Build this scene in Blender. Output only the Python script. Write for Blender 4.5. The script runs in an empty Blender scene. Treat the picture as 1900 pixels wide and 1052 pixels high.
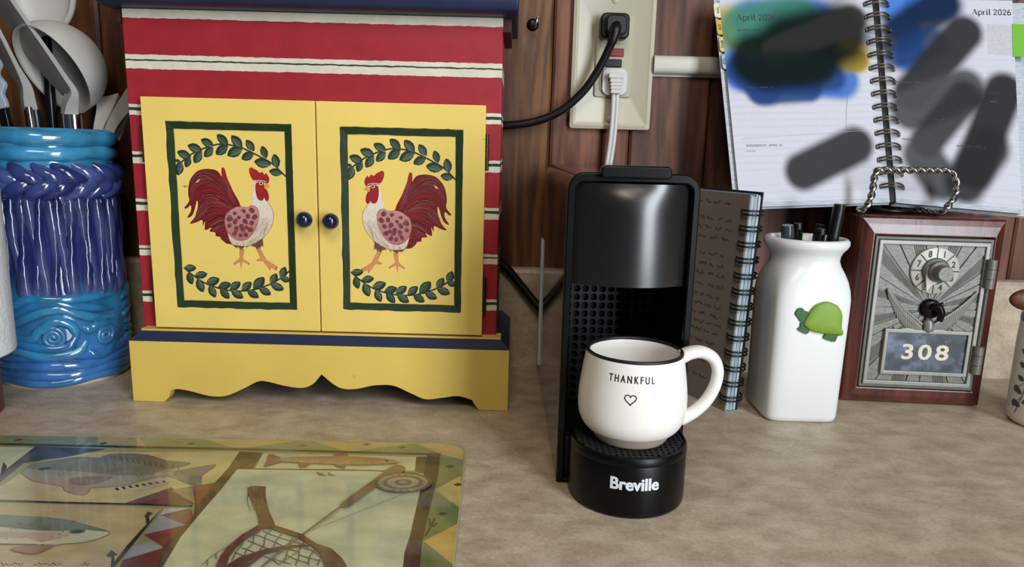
import bpy, bmesh, math, random
import numpy as np
from mathutils import Vector, Matrix
from math import sin, cos, pi, radians as rad, atan2, sqrt

scene = bpy.context.scene
COL = scene.collection
random.seed(7)

# ---------------------------------------------------------------- camera
PITCH, ROLL = rad(10.8), rad(1.5)
cam_data = bpy.data.cameras.new('camera')
cam_data.sensor_width = 36.0
cam_data.lens = 36.0 * 1317.0 / 1900.0
cam_data.clip_start = 0.01
cam = bpy.data.objects.new('camera', cam_data)
COL.objects.link(cam)
cam.matrix_world = (Matrix.Translation((0, -0.690, 0.2125)) @ Matrix.Rotation(pi / 2 - PITCH, 4, 'X')
                    @ Matrix.Rotation(ROLL, 4, 'Z'))
scene.camera = cam

# ---------------------------------------------------------------- light
world = bpy.data.worlds.new('room_light')
scene.world = world
world.use_nodes = True
wb = world.node_tree.nodes['Background']
wb.inputs['Color'].default_value = (0.80, 0.86, 1.0, 1)
wb.inputs['Strength'].default_value = 0.04


def area(name, loc, target, sx, sy, power, color):
    l = bpy.data.lights.new(name, 'AREA')
    l.shape = 'RECTANGLE'
    l.size, l.size_y, l.energy, l.color = sx, sy, power, color
    o = bpy.data.objects.new(name, l)
    COL.objects.link(o)
    o.location = loc
    o.rotation_euler = (Vector(target) - Vector(loc)).to_track_quat('-Z', 'Y').to_euler()
    return o


area('window_light', (0.89, -1.52, 0.50), (0.05, -0.1, 0.12), 0.42, 1.4, 27.0, (0.86, 0.93, 1.0))
area('ceiling_lamp', (-0.02, -1.10, 1.05), (-0.08, -0.15, 0.1), 0.45, 0.45, 5.2, (1.0, 0.89, 0.74))
scene.view_settings.view_transform = 'Standard'
scene.view_settings.look = 'None'
scene.view_settings.exposure = 0.14
scene.view_settings.gamma = 1.0
scene.view_settings.use_curve_mapping = False


# ---------------------------------------------------------------- helpers (millimetres in, metres out)
def lin(c):
    r = []
    for v in c[:3]:
        v = v / 255.0
        r.append(v / 12.92 if v <= 0.04045 else ((v + 0.055) / 1.055) ** 2.4)
    return (r[0], r[1], r[2], 1.0)


class M:
    """A growing mesh; coordinates in millimetres relative to off."""

    def __init__(self, off=(0, 0, 0)):
        self.v, self.f, self.m, self.c, self.off = [], [], [], [], off

    def add(self, verts, faces, mi=0, col=None):
        n = len(self.v)
        o = self.off
        self.v += [(p[0] - o[0], p[1] - o[1], p[2] - o[2]) for p in verts]
        self.f += [tuple(i + n for i in f) for f in faces]
        self.m += [mi] * len(faces)
        if col is not None and len(col) == len(verts) and not isinstance(col[0], (int, float)):
            self.c += list(col)
        else:
            self.c += [col if col is not None else (1, 1, 1, 1)] * len(verts)
        return self

    def box(self, x0, x1, y0, y1, z0, z1, mi=0, col=None):
        v = [(x0, y0, z0), (x1, y0, z0), (x1, y1, z0), (x0, y1, z0), (x0, y0, z1), (x1, y0, z1), (x1, y1, z1), (x0, y1, z1)]
        return self.add(v, [(0, 3, 2, 1), (4, 5, 6, 7), (0, 1, 5, 4), (1, 2, 6, 5), (2, 3, 7, 6), (3, 0, 4, 7)], mi, col)

    def prism(self, outline, a0, a1, axis='y', mi=0, col=None):
        """outline is 2D; axis y: (x,z), axis z: (x,y), axis x: (y,z)."""
        n = len(outline)

        def P(p, a):
            return (p[0], a, p[1]) if axis == 'y' else ((p[0], p[1], a) if axis == 'z' else (a, p[0], p[1]))
        v = [P(p, a0) for p in outline] + [P(p, a1) for p in outline]
        f = [tuple(range(n)), tuple(range(2 * n - 1, n - 1, -1))]
        f += [((i + 1) % n, i, i + n, (i + 1) % n + n) for i in range(n)]
        return self.add(v, f, mi, col)

    def lathe(self, prof, seg=48, c=(0, 0), mi=0, cap0=False, cap1=False, sx=1, sy=1, colf=None):
        v, col = [], []
        for r, z in prof:
            for i in range(seg):
                a = 2 * pi * i / seg
                v.append((c[0] + r * cos(a) * sx, c[1] + r * sin(a) * sy, z))
                if colf:
                    col.append(colf(a, z))
        f = []
        for k in range(len(prof) - 1):
            for i in range(seg):
                j = (i + 1) % seg
                f.append((k * seg + i, k * seg + j, (k + 1) * seg + j, (k + 1) * seg + i))
        if cap0:
            f.append(tuple(range(seg - 1, -1, -1)))
        if cap1:
            f.append(tuple(range((len(prof) - 1) * seg, len(prof) * seg)))
        return self.add(v, f, mi, col or None)

    def tube(self, pts, r, seg=8, mi=0, caps=True, closed=False, col=None, flat=1.0, up=None):
        P = [Vector(p) for p in pts]
        n = len(P)
        rr = r if isinstance(r, (list, tuple)) else [r] * n
        N = None
        v = []
        for i in range(n):
            if closed:
                t = P[(i + 1) % n] - P[i - 1]
            else:
                t = P[min(i + 1, n - 1)] - P[max(i - 1, 0)]
            if t.length < 1e-9:
                t = Vector((0, 0, 1))
            t.normalize()
            if up is not None:
                N = Vector(up)
            elif N is None:
                N = Vector((0, 0, 1)) if abs(t.z) < 0.9 else Vector((1, 0, 0))
            N = N - t * N.dot(t)
            if N.length < 1e-6:
                N = t.orthogonal()
            N.normalize()
            B = t.cross(N)
            for k in range(seg):
                a = 2 * pi * k / seg
                v.append(tuple(P[i] + N * (cos(a) * rr[i]) + B * (sin(a) * rr[i] * flat)))
        f = []
        for i in range(n if closed else n - 1):
            j = (i + 1) % n
            for k in range(seg):
                l = (k + 1) % seg
                f.append((i * seg + k, j * seg + k, j * seg + l, i * seg + l)[::-1])
        if caps and not closed:
            f.append(tuple(range(seg)))
            f.append(tuple(range(n * seg - 1, (n - 1) * seg - 1, -1)))
        return self.add(v, f, mi, col)

    def build(self, name, mats, parent=None, smooth=40, bevel=0, seg=2, subsurf=0, merge=True, loc=None):
        me = bpy.data.meshes.new(name)
        me.from_pydata([(x * .001, y * .001, z * .001) for x, y, z in self.v], [], self.f)
        if not isinstance(mats, (list, tuple)):
            mats = [mats]
        for m in mats:
            me.materials.append(m)
        me.polygons.foreach_set('material_index', self.m)
        if any(c != (1, 1, 1, 1) for c in self.c):
            at = me.color_attributes.new('Col', 'FLOAT_COLOR', 'POINT')
            at.data.foreach_set('color', [x for c in self.c for x in c])
        me.update()
        bm = bmesh.new()
        bm.from_mesh(me)
        if merge:
            bmesh.ops.remove_doubles(bm, verts=bm.verts, dist=1e-6)
            bmesh.ops.recalc_face_normals(bm, faces=bm.faces)
        bm.to_mesh(me)
        bm.free()
        if smooth:
            me.polygons.foreach_set('use_smooth', [True] * len(me.polygons))
            me.set_sharp_from_angle(angle=rad(smooth))
        o = bpy.data.objects.new(name, me)
        COL.objects.link(o)
        if parent is not None:
            o.parent = parent
        if loc is not None:
            o.location = [c * .001 for c in loc]
        if bevel:
            b = o.modifiers.new('edge', 'BEVEL')
            b.width, b.segments, b.limit_method, b.angle_limit = bevel * .001, seg, 'ANGLE', rad(35)
        if subsurf:
            s = o.modifiers.new('sub', 'SUBSURF')
            s.levels = s.render_levels = subsurf
        return o


def tag(o, label, cat=None, group=None, kind=None):
    if label:
        o['label'] = label
    if cat:
        o['category'] = cat
    if group:
        o['group'] = group
    if kind:
        o['kind'] = kind
    return o


def thing(name, label, cat, loc, rz=0, group=None):
    o = bpy.data.objects.new(name, None)
    o.empty_display_size = .02
    COL.objects.link(o)
    o.location = [c * .001 for c in loc]
    o.rotation_euler = (0, 0, rad(rz))
    return tag(o, label, cat, group)


def clone(o, parent=None, name=None):
    c = o.copy()
    if name:
        c.name = name
    COL.objects.link(c)
    c.parent = parent
    for ch in list(o.children):
        clone(ch, c)
    return c


def crom(pts, n=6, closed=False):
    """Catmull-Rom through the points."""
    P = [np.array(p, float) for p in pts]
    L = len(P)
    out = []
    rng = range(L) if closed else range(L - 1)
    for i in rng:
        if closed:
            a, b, c, d = P[i - 1], P[i], P[(i + 1) % L], P[(i + 2) % L]
        else:
            b, c = P[i], P[i + 1]
            a = P[i - 1] if i > 0 else 2 * b - c
            d = P[i + 2] if i + 2 < L else 2 * c - b
        for k in range(n):
            t = k / n
            out.append(tuple(.5 * ((2 * b) + (c - a) * t + (2 * a - 5 * b + 4 * c - d) * t * t + (3 * b - a - 3 * c + d) * t ** 3)))
    if not closed:
        out.append(tuple(P[-1]))
    return out


def rrect(x0, x1, z0, z1, r, n=5, rb=None):
    """rounded rectangle outline; rb: radius of the two lower corners."""
    rb = r if rb is None else rb
    out = []
    for cx, cz, a0, q in ((x1, z1, 0, r), (x0, z1, 90, r), (x0, z0, 180, rb), (x1, z0, 270, rb)):
        if q <= 0:
            out.append((cx, cz))
            continue
        ox = cx - q if cx == x1 else cx + q
        oz = cz - q if cz == z1 else cz + q
        for k in range(n + 1):
            a = rad(a0 + 90 * k / n)
            out.append((ox + q * cos(a), oz + q * sin(a)))
    return out


def ring_prism(mm, outer, inner, a0, a1, axis='y', mi=0):
    """frame between two outlines with the same number of points."""
    n = len(outer)

    def P(p, a):
        return (p[0], a, p[1]) if axis == 'y' else ((p[0], p[1], a) if axis == 'z' else (a, p[0], p[1]))
    v = [P(p, a0) for p in outer] + [P(p, a0) for p in inner] + [P(p, a1) for p in outer] + [P(p, a1) for p in inner]
    f = []
    for i in range(n):
        j = (i + 1) % n
        f += [(i, j, n + j, n + i), (2 * n + j, 2 * n + i, 3 * n + i, 3 * n + j), (j, i, 2 * n + i, 2 * n + j), (n + i, n + j, 3 * n + j, 3 * n + i)]
    return mm.add(v, f, mi)


class Paint:
    """flat print on a surface: polygons in layers a hair apart; mapping (u, v, h) -> xyz."""

    def __init__(self, fn, off=(0, 0, 0), step=0.02, base=0.05):
        self.fn, self.m, self.h, self.step = fn, M(off), base, step

    def poly(self, pts, col, n=0, closed=True, col2=None, axis=1):
        if n:
            pts = crom(pts, n, True)
        self.h += self.step
        c = lin(col)
        if col2 is not None:
            d = lin(col2)
            vs = [p[axis] for p in pts]
            lo, hi = min(vs), max(vs)
            c = [tuple(c[k] + (d[k] - c[k]) * ((p[axis] - lo) / (hi - lo + 1e-9)) for k in range(4)) for p in pts]
        self.m.add([self.fn(p[0], p[1], self.h) for p in pts], [tuple(range(len(pts)))], 0, c)

    def line(self, pts, w, col, n=4, taper=None):
        """w width; taper None constant, 'both', 'end'"""
        p = [np.array(q[:2], float) for q in (crom(pts, n) if n and len(pts) > 2 else pts)]
        self.h += self.step * .25
        L = len(p)
        A, B = [], []
        for i in range(L):
            t = p[min(i + 1, L - 1)] - p[max(i - 1, 0)]
            t = t / (np.linalg.norm(t) + 1e-9)
            k = i / (L - 1)
            q = w / 2
            if taper == 'both':
                q *= max(.12, sin(pi * k) ** .7)
            elif taper == 'end':
                q *= max(.1, 1 - k)
            nn = np.array((-t[1], t[0])) * q
            A.append(p[i] + nn)
            B.append(p[i] - nn)
        v = [self.fn(a[0], a[1], self.h) for a in A] + [self.fn(b[0], b[1], self.h) for b in B]
        self.m.add(v, [(i, i + 1, L + i + 1, L + i) for i in range(L - 1)], 0, lin(col))

    def dot(self, c, r, col, n=10, ry=None):
        ry = ry or r
        self.poly([(c[0] + r * cos(2 * pi * k / n), c[1] + ry * sin(2 * pi * k / n)) for k in range(n)], col)

    def tex(self, s, pos, size, col, bold=0.0, align='CENTER', space=1.0, rot=0, sx=1.0, fit=None):
        self.h += self.step
        V, F = glyphs(s, bold, align, space)
        if fit:
            sx = fit / size / (max(v[0] for v in V) - min(v[0] for v in V))
        ca, sa = cos(rad(rot)), sin(rad(rot))
        pts = []
        for x, y in V:
            x, y = x * size * sx, y * size
            pts.append(self.fn(pos[0] + x * ca - y * sa, pos[1] + x * sa + y * ca, self.h))
        self.m.add(pts, F, 0, lin(col))


_gl = {}


def glyphs(s, bold=0.0, align='CENTER', space=1.0):
    k = (s, bold, align, space)
    if k not in _gl:
        cu = bpy.data.curves.new('t', 'FONT')
        cu.body, cu.offset, cu.align_x, cu.space_character = s, bold, align, space
        cu.resolution_u = 3
        o = bpy.data.objects.new('t', cu)
        COL.objects.link(o)
        me = bpy.data.meshes.new_from_object(o.evaluated_get(bpy.context.evaluated_depsgraph_get()))
        _gl[k] = ([(v.co.x, v.co.y) for v in me.vertices], [tuple(p.vertices) for p in me.polygons])
        bpy.data.objects.remove(o)
        bpy.data.curves.remove(cu)
        bpy.data.meshes.remove(me)
    return _gl[k]


# ---------------------------------------------------------------- materials
def mat(name, col=(128, 128, 128), rough=.5, metal=0.0, spec=.5, coat=0, coat_rough=.05, attr=False, noise=None, bump=None,
        trans=0, ior=1.45, specks=None, sheen=0, speck_soft=.05, speck_mix=1.0):
    """noise: (scale, amount 0-1 darker, (sx, sy, sz)); bump: (scale, strength mm-ish); specks: (scale, threshold, colour)"""
    m = bpy.data.materials.new(name)
    m.use_nodes = True
    nt = m.node_tree
    b = nt.nodes['Principled BSDF']
    b.inputs['Roughness'].default_value = rough
    b.inputs['Metallic'].default_value = metal
    b.inputs['Specular IOR Level'].default_value = spec
    b.inputs['Coat Weight'].default_value = coat
    b.inputs['Coat Roughness'].default_value = coat_rough
    b.inputs['Transmission Weight'].default_value = trans
    b.inputs['IOR'].default_value = ior
    b.inputs['Sheen Weight'].default_value = sheen
    tc = nt.nodes.new('ShaderNodeTexCoord')
    if attr:
        a = nt.nodes.new('ShaderNodeAttribute')
        a.attribute_name = 'Col'
        src = a.outputs['Color']
    else:
        r = nt.nodes.new('ShaderNodeRGB')
        r.outputs[0].default_value = lin(col)
        src = r.outputs[0]
    if noise:
        mp = nt.nodes.new('ShaderNodeMapping')
        mp.inputs['Scale'].default_value = noise[2] if len(noise) > 2 else (1, 1, 1)
        nt.links.new(tc.outputs['Object'], mp.inputs[0])
        nz = nt.nodes.new('ShaderNodeTexNoise')
        nz.inputs['Scale'].default_value = noise[0]
        nz.inputs['Detail'].default_value = 5
        nt.links.new(mp.outputs[0], nz.inputs['Vector'])
        mr = nt.nodes.new('ShaderNodeMapRange')
        mr.inputs[1].default_value, mr.inputs[2].default_value = .3, .7
        mr.inputs[3].default_value, mr.inputs[4].default_value = 1 - noise[1], 1 + noise[1] * .5
        nt.links.new(nz.outputs[0], mr.inputs[0])
        mx = nt.nodes.new('ShaderNodeVectorMath')
        mx.operation = 'SCALE'
        nt.links.new(src, mx.inputs[0])
        nt.links.new(mr.outputs[0], mx.inputs['Scale'])
        src = mx.outputs[0]
    if specks:
        nz2 = nt.nodes.new('ShaderNodeTexNoise')
        nz2.inputs['Scale'].default_value = specks[0]
        nz2.inputs['Detail'].default_value = 3
        nt.links.new(tc.outputs['Object'], nz2.inputs['Vector'])
        mr2 = nt.nodes.new('ShaderNodeMapRange')
        mr2.inputs[1].default_value, mr2.inputs[2].default_value = specks[1], specks[1] + speck_soft
        mr2.inputs[4].default_value = speck_mix
        nt.links.new(nz2.outputs[0], mr2.inputs[0])
        mix = nt.nodes.new('ShaderNodeMix')
        mix.data_type = 'RGBA'
        nt.links.new(mr2.outputs[0], mix.inputs['Factor'])
        nt.links.new(src, mix.inputs['A'])
        mix.inputs['B'].default_value = lin(specks[2])
        src = mix.outputs['Result']
    nt.links.new(src, b.inputs['Base Color'])
    if bump:
        nb = nt.nodes.new('ShaderNodeTexNoise')
        nb.inputs['Scale'].default_value = bump[0]
        nb.inputs['Detail'].default_value = 4
        nt.links.new(tc.outputs['Object'], nb.inputs['Vector'])
        bp = nt.nodes.new('ShaderNodeBump')
        bp.inputs['Strength'].default_value = bump[1]
        bp.inputs['Distance'].default_value = .001
        nt.links.new(nb.outputs[0], bp.inputs['Height'])
        nt.links.new(bp.outputs[0], b.inputs['Normal'])
    return m


def ramp(nt, stops, interp='LINEAR'):
    r = nt.nodes.new('ShaderNodeValToRGB')
    r.color_ramp.interpolation = interp
    e = r.color_ramp.elements
    while len(e) > 1:
        e.remove(e[-1])
    e[0].position, e[0].color = stops[0][0], lin(stops[0][1])
    for p, c in stops[1:]:
        x = e.new(p)
        x.color = lin(c)
    return r


def wood_mat(name, dark, mid, light, scale=1.0, rough=.35, rnd=True, coat=.3, axis='Z'):
    """flowing grain along one axis, with knots"""
    m = bpy.data.materials.new(name)
    m.use_nodes = True
    nt = m.node_tree
    b = nt.nodes['Principled BSDF']
    b.inputs['Roughness'].default_value = rough
    b.inputs['Coat Weight'].default_value = coat
    b.inputs['Coat Roughness'].default_value = .25
    tc = nt.nodes.new('ShaderNodeTexCoord')
    mp = nt.nodes.new('ShaderNodeMapping')
    s = {'Z': (14, 14, 1.6), 'X': (1.6, 14, 14), 'Y': (14, 1.6, 14)}[axis]
    mp.inputs['Scale'].default_value = tuple(k * scale for k in s)
    nt.links.new(tc.outputs['Object'], mp.inputs[0])
    oi = nt.nodes.new('ShaderNodeObjectInfo')
    ad = nt.nodes.new('ShaderNodeVectorMath')
    ad.operation = 'MULTIPLY_ADD'
    nt.links.new(oi.outputs['Random'], ad.inputs[0])
    ad.inputs[1].default_value = (37, 23, 19)
    nt.links.new(mp.outputs[0], ad.inputs[2])
    n1 = nt.nodes.new('ShaderNodeTexNoise')
    n1.inputs['Scale'].default_value = 1.3
    n1.inputs['Detail'].default_value = 3
    n1.inputs['Distortion'].default_value = .6
    nt.links.new(ad.outputs[0], n1.inputs['Vector'])
    wv = nt.nodes.new('ShaderNodeMath')
    wv.operation = 'MULTIPLY'
    wv.inputs[1].default_value = 46.0
    nt.links.new(n1.outputs[0], wv.inputs[0])
    sn = nt.nodes.new('ShaderNodeMath')
    sn.operation = 'SINE'
    nt.links.new(wv.outputs[0], sn.inputs[0])
    n2 = nt.nodes.new('ShaderNodeTexNoise')
    n2.inputs['Scale'].default_value = 9
    n2.inputs['Detail'].default_value = 6
    nt.links.new(ad.outputs[0], n2.inputs['Vector'])
    mixv = nt.nodes.new('ShaderNodeMath')
    mixv.operation = 'MULTIPLY_ADD'
    nt.links.new(sn.outputs[0], mixv.inputs[0])
    mixv.inputs[1].default_value = .13
    nt.links.new(n2.outputs[0], mixv.inputs[2])
    n3 = nt.nodes.new('ShaderNodeTexNoise')
    n3.inputs['Scale'].default_value = .9
    n3.inputs['Detail'].default_value = 2
    nt.links.new(ad.outputs[0], n3.inputs['Vector'])
    m3 = nt.nodes.new('ShaderNodeMath')
    m3.operation = 'MULTIPLY_ADD'
    nt.links.new(n3.outputs[0], m3.inputs[0])
    m3.inputs[1].default_value = .5
    nt.links.new(mixv.outputs[0], m3.inputs[2])
    rp = ramp(nt, [(.42, dark), (.74, mid), (1.0, light)])
    nt.links.new(m3.outputs[0], rp.inputs[0])
    src = rp.outputs[0]
    if rnd:
        hs = nt.nodes.new('ShaderNodeHueSaturation')
        mr = nt.nodes.new('ShaderNodeMapRange')
        mr.inputs[3].default_value, mr.inputs[4].default_value = .8, 1.15
        nt.links.new(oi.outputs['Random'], mr.inputs[0])
        nt.links.new(mr.outputs[0], hs.inputs['Value'])
        nt.links.new(src, hs.inputs['Color'])
        src = hs.outputs[0]
    nt.links.new(src, b.inputs['Base Color'])
    bp = nt.nodes.new('ShaderNodeBump')
    bp.inputs['Strength'].default_value = .25
    bp.inputs['Distance'].default_value = .0006
    nt.links.new(m3.outputs[0], bp.inputs['Height'])
    nt.links.new(bp.outputs[0], b.inputs['Normal'])
    return m


def laminate_mat():
    m = mat('laminate', (180, 168, 150), .38)
    nt = m.node_tree
    b = nt.nodes['Principled BSDF']
    tc = nt.nodes['Texture Coordinate']
    n1 = nt.nodes.new('ShaderNodeTexNoise')
    n1.inputs['Scale'].default_value = 38
    n1.inputs['Detail'].default_value = 8
    n1.inputs['Roughness'].default_value = .62
    n1.inputs['Distortion'].default_value = .3
    mp = nt.nodes.new('ShaderNodeMapping')
    mp.inputs['Scale'].default_value = (1, 1.5, 1.5)
    nt.links.new(tc.outputs['Object'], mp.inputs[0])
    nt.links.new(mp.outputs[0], n1.inputs['Vector'])
    rp = ramp(nt, [(.25, (150, 134, 112)), (.45, (172, 156, 134)), (.58, (186, 171, 149)), (.78, (202, 188, 168))])
    nt.links.new(n1.outputs[0], rp.inputs[0])
    n2 = nt.nodes.new('ShaderNodeTexNoise')
    n2.inputs['Scale'].default_value = 420
    n2.inputs['Detail'].default_value = 2
    nt.links.new(tc.outputs['Object'], n2.inputs['Vector'])
    mr = nt.nodes.new('ShaderNodeMapRange')
    mr.inputs[1].default_value, mr.inputs[2].default_value = .3, .7
    mr.inputs[3].default_value, mr.inputs[4].default_value = .88, 1.1
    nt.links.new(n2.outputs[0], mr.inputs[0])
    sc = nt.nodes.new('ShaderNodeVectorMath')
    sc.operation = 'SCALE'
    nt.links.new(rp.outputs[0], sc.inputs[0])
    nt.links.new(mr.outputs[0], sc.inputs['Scale'])
    nt.links.new(sc.outputs[0], b.inputs['Base Color'])
    return m


def stripe_mat():
    """red paint with cream bands and a thin green line in each, by height in millimetres"""
    m = mat('striped_paint', (160, 44, 56), .5)
    nt = m.node_tree
    b = nt.nodes['Principled BSDF']
    tc = nt.nodes['Texture Coordinate']
    sp = nt.nodes.new('ShaderNodeSeparateXYZ')
    nt.links.new(tc.outputs['Object'], sp.inputs[0])
    nz = nt.nodes.new('ShaderNodeTexNoise')
    nz.inputs['Scale'].default_value = 160
    nz.inputs['Detail'].default_value = 3
    nt.links.new(tc.outputs['Object'], nz.inputs['Vector'])
    ma = nt.nodes.new('ShaderNodeMath')
    ma.operation = 'MULTIPLY_ADD'
    ma.inputs[1].default_value = .0016
    nt.links.new(nz.outputs[0], ma.inputs[0])
    nt.links.new(sp.outputs['Z'], ma.inputs[2])
    mr = nt.nodes.new('ShaderNodeMapRange')
    mr.inputs[1].default_value, mr.inputs[2].default_value = .0508, .3508
    nt.links.new(ma.outputs[0], mr.inputs[0])
    R, Wc, G = (158, 34, 46), (218, 211, 192), (40, 56, 42)
    st = [(0, R)]
    for z0, z1 in ((79.8, 89), (118, 127), (155.4, 163.8), (192.6, 201.2), (229.5, 237.6)):
        h = z1 - z0
        st += [((z0 - 50) / 300, Wc), ((z0 + .52 * h - 50) / 300, G), ((z0 + .74 * h - 50) / 300, Wc), ((z1 - 50) / 300, R)]
    st += [((265.6 - 50) / 300, Wc), ((270.6 - 50) / 300, G), ((272.6 - 50) / 300, Wc), ((275.6 - 50) / 300, R), ((302.4 - 50) / 300, Wc)]
    rp = ramp(nt, st, 'CONSTANT')
    nt.links.new(mr.outputs[0], rp.inputs[0])
    n2 = nt.nodes.new('ShaderNodeTexNoise')
    n2.inputs['Scale'].default_value = 90
    n2.inputs['Detail'].default_value = 4
    nt.links.new(tc.outputs['Object'], n2.inputs['Vector'])
    m2 = nt.nodes.new('ShaderNodeMapRange')
    m2.inputs[1].default_value, m2.inputs[2].default_value = .3, .7
    m2.inputs[3].default_value, m2.inputs[4].default_value = .9, 1.05
    nt.links.new(n2.outputs[0], m2.inputs[0])
    sc = nt.nodes.new('ShaderNodeVectorMath')
    sc.operation = 'SCALE'
    nt.links.new(rp.outputs[0], sc.inputs[0])
    nt.links.new(m2.outputs[0], sc.inputs['Scale'])
    nt.links.new(sc.outputs[0], b.inputs['Base Color'])
    return m


MT = {}
MT['pine'] = wood_mat('pine_plank', (40, 19, 8), (86, 50, 23), (118, 76, 39), 1.0, .45, True, .12)
MT['redwood'] = wood_mat('red_stained_plank', (48, 22, 14), (98, 56, 38), (126, 80, 56), 1.0, .62, True, 0)
MT['groove'] = mat('groove_shadow_wood', (48, 22, 10), .7)
MT['laminate'] = laminate_mat()
MT['yellow'] = mat('yellow_paint', (240, 210, 112), .45, noise=(14, .07), specks=(70, .715, (120, 96, 52)))
MT['yellow2'] = mat('yellow_paint_base', (226, 196, 98), .45, noise=(14, .08), specks=(60, .70, (120, 96, 52)))
MT['stripe'] = stripe_mat()
MT['navy'] = mat('navy_paint', (36, 45, 76), .45, noise=(60, .15))
MT['green'] = mat('green_paint', (38, 56, 32), .45, noise=(90, .2))
MT['knob'] = mat('navy_gloss_knob', (22, 26, 66), .18, coat=.5)
MT['brass'] = mat('aged_brass', (92, 74, 48), .4, metal=.9)
MT['shaded_return'] = mat('shaded_navy_return', (70, 40, 26), .7)  # dark brown paints the shade on the navy side return under the top
MT['print'] = mat('paint_print', attr=True, rough=.5, noise=(420, .10))
MT['glassprint'] = mat('print_under_glass', attr=True, rough=.16, spec=.5, noise=(46, .22, (1, 1.6, 1)), coat=.6, coat_rough=.06, specks=(34, .46, (158, 164, 156)), speck_soft=.2, speck_mix=.28)
MT['glaze'] = mat('ceramic_glaze', attr=True, rough=.14, spec=.6, coat=.8, coat_rough=.07, noise=(42, .45), bump=(140, .25))
MT['bisque'] = mat('pale_clay', (196, 186, 170), .7)
MT['white_silicone'] = mat('white_silicone', (192, 190, 184), .42, noise=(20, .04))
MT['grey_silicone'] = mat('pale_grey_silicone', (158, 158, 154), .45, noise=(20, .04))
MT['bluegrey'] = mat('pale_blue_white_nylon', (178, 190, 198), .45)
MT['steel'] = mat('polished_steel', (190, 190, 190), .14, metal=1)
MT['blackhandle'] = mat('black_handle', (16, 16, 20), .25)
MT['towel'] = mat('paper_towel', (226, 228, 232), .95, bump=(300, .8), noise=(260, .06))
MT['oak'] = wood_mat('brown_turned_wood', (64, 34, 16), (92, 52, 27), (112, 68, 38), 1.2, .5, False, .05)
MT['clear_edge'] = mat('glass_edge', (150, 170, 150), .1, spec=.6)
MT['gloss_black'] = mat('gloss_black_plastic', (7, 7, 8), .07, spec=.5)
MT['satin_black'] = mat('satin_black_plastic', (5, 6, 6), .34, spec=.28)
MT['face_grey'] = mat('dark_grey_gloss_panel', (24, 24, 23), .27, spec=.7, coat=.4, coat_rough=.2)
MT['matte_black'] = mat('matte_black_plastic', (10, 10, 10), .55)
MT['hole_black'] = mat('recess_black', (3, 3, 3), .8)
MT['lattice'] = mat('charcoal_lattice', (34, 35, 35), .5)
MT['tank'] = mat('pale_tank_glint', (220, 232, 242), .12)  # opaque pale tone stands in for the bright reflection on the tank's edge
MT['white_print'] = mat('pale_grey_print', (222, 226, 232), .5)
MT['mug'] = mat('white_matt_glaze', (238, 235, 230), .38, noise=(30, .02), coat=.15, coat_rough=.3)
MT['mug_in'] = mat('white_gloss_glaze', (238, 236, 230), .3)
MT['rawclay'] = mat('raw_clay_foot', (178, 164, 144), .75, noise=(120, .08))
MT['black_ink'] = mat('black_ink', (22, 20, 20), .5)
MT['almond'] = mat('almond_plastic', (182, 176, 154), .32, noise=(10, .03), specks=(150, .74, (170, 160, 140)))
MT['almond2'] = mat('almond_receptacle', (176, 170, 149), .35)
MT['red_button'] = mat('red_button', (140, 36, 40), .4)
MT['black_rubber'] = mat('black_rubber', (12, 12, 13), .42)
MT['white_cord'] = mat('white_vinyl', (204, 202, 198), .4)
MT['raceway'] = mat('white_plastic_channel', (200, 197, 186), .4)
MT['iron'] = mat('dark_steel_hook', (150, 146, 140), .25, metal=1)
MT['paper'] = mat('paper', attr=True, rough=.85, spec=.15, noise=(300, .02))
MT['paperedge'] = mat('page_edges', (186, 192, 200), .9, noise=(900, .25, (.02, 1, 1)))
MT['cover'] = mat('dark_planner_cover', (40, 44, 48), .5)
MT['bronze'] = mat('dark_bronze_wire', (112, 104, 96), .35, metal=.8)
MT['twist'] = mat('twisted_steel_wire', (168, 166, 162), .24, metal=1)
MT['greentab'] = mat('green_sticky_tab', (108, 178, 40), .6)
MT['blacktext'] = mat('printed_ink', (40, 40, 46), .7)
MT['tabtext'] = mat('tab_ink', (60, 62, 66), .7)
MT['nbpage'] = mat('grey_note_page', (140, 132, 124), .8, noise=(30, .06))
MT['nbink'] = mat('pencil_writing', (84, 80, 80), .8)
MT['nbedge'] = mat('blue_white_page_edges', (176, 194, 206), .85, noise=(620, .35, (1, 1, .03)))
MT['black_wire'] = mat('black_wire', (14, 14, 15), .35)
MT['porcelain'] = mat('white_porcelain', (226, 228, 226), .34, coat=.2, coat_rough=.22)
MT['shell'] = mat('turtle_shell_green', (126, 160, 52), .5, noise=(24, .12))
MT['dgreen'] = mat('turtle_dark_green', (44, 92, 44), .5, noise=(60, .15))
MT['penblack'] = mat('pen_black', (14, 14, 15), .38)
MT['penclear'] = mat('smoky_pen_cap', (70, 76, 80), .15, trans=.3)
MT['mahog'] = wood_mat('mahogany', (50, 18, 12), (82, 35, 26), (102, 50, 38), 1.1, .3, False, .5)
MT['pewter'] = mat('cast_pewter', (118, 117, 110), .45, metal=.35, noise=(200, .14), bump=(420, .35))
MT['pewter_l'] = mat('bright_pewter', (138, 137, 130), .4, metal=.35, noise=(200, .08))
MT['pewter_d'] = mat('dark_pewter', (98, 97, 91), .5, metal=.35, noise=(200, .14))
MT['dialface'] = mat('pale_dial_metal', (186, 184, 174), .45, metal=.15, noise=(300, .05))
MT['blackmetal'] = mat('dark_bronze_latch', (26, 22, 20), .3, metal=.6)
MT['winback'] = mat('mottled_blue_glass_back', (34, 42, 58), .22, noise=(85, .95, (1, 1, 1.6)), coat=.1, specks=(60, .52, (104, 120, 146)), speck_soft=.16, speck_mix=.8)
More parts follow.
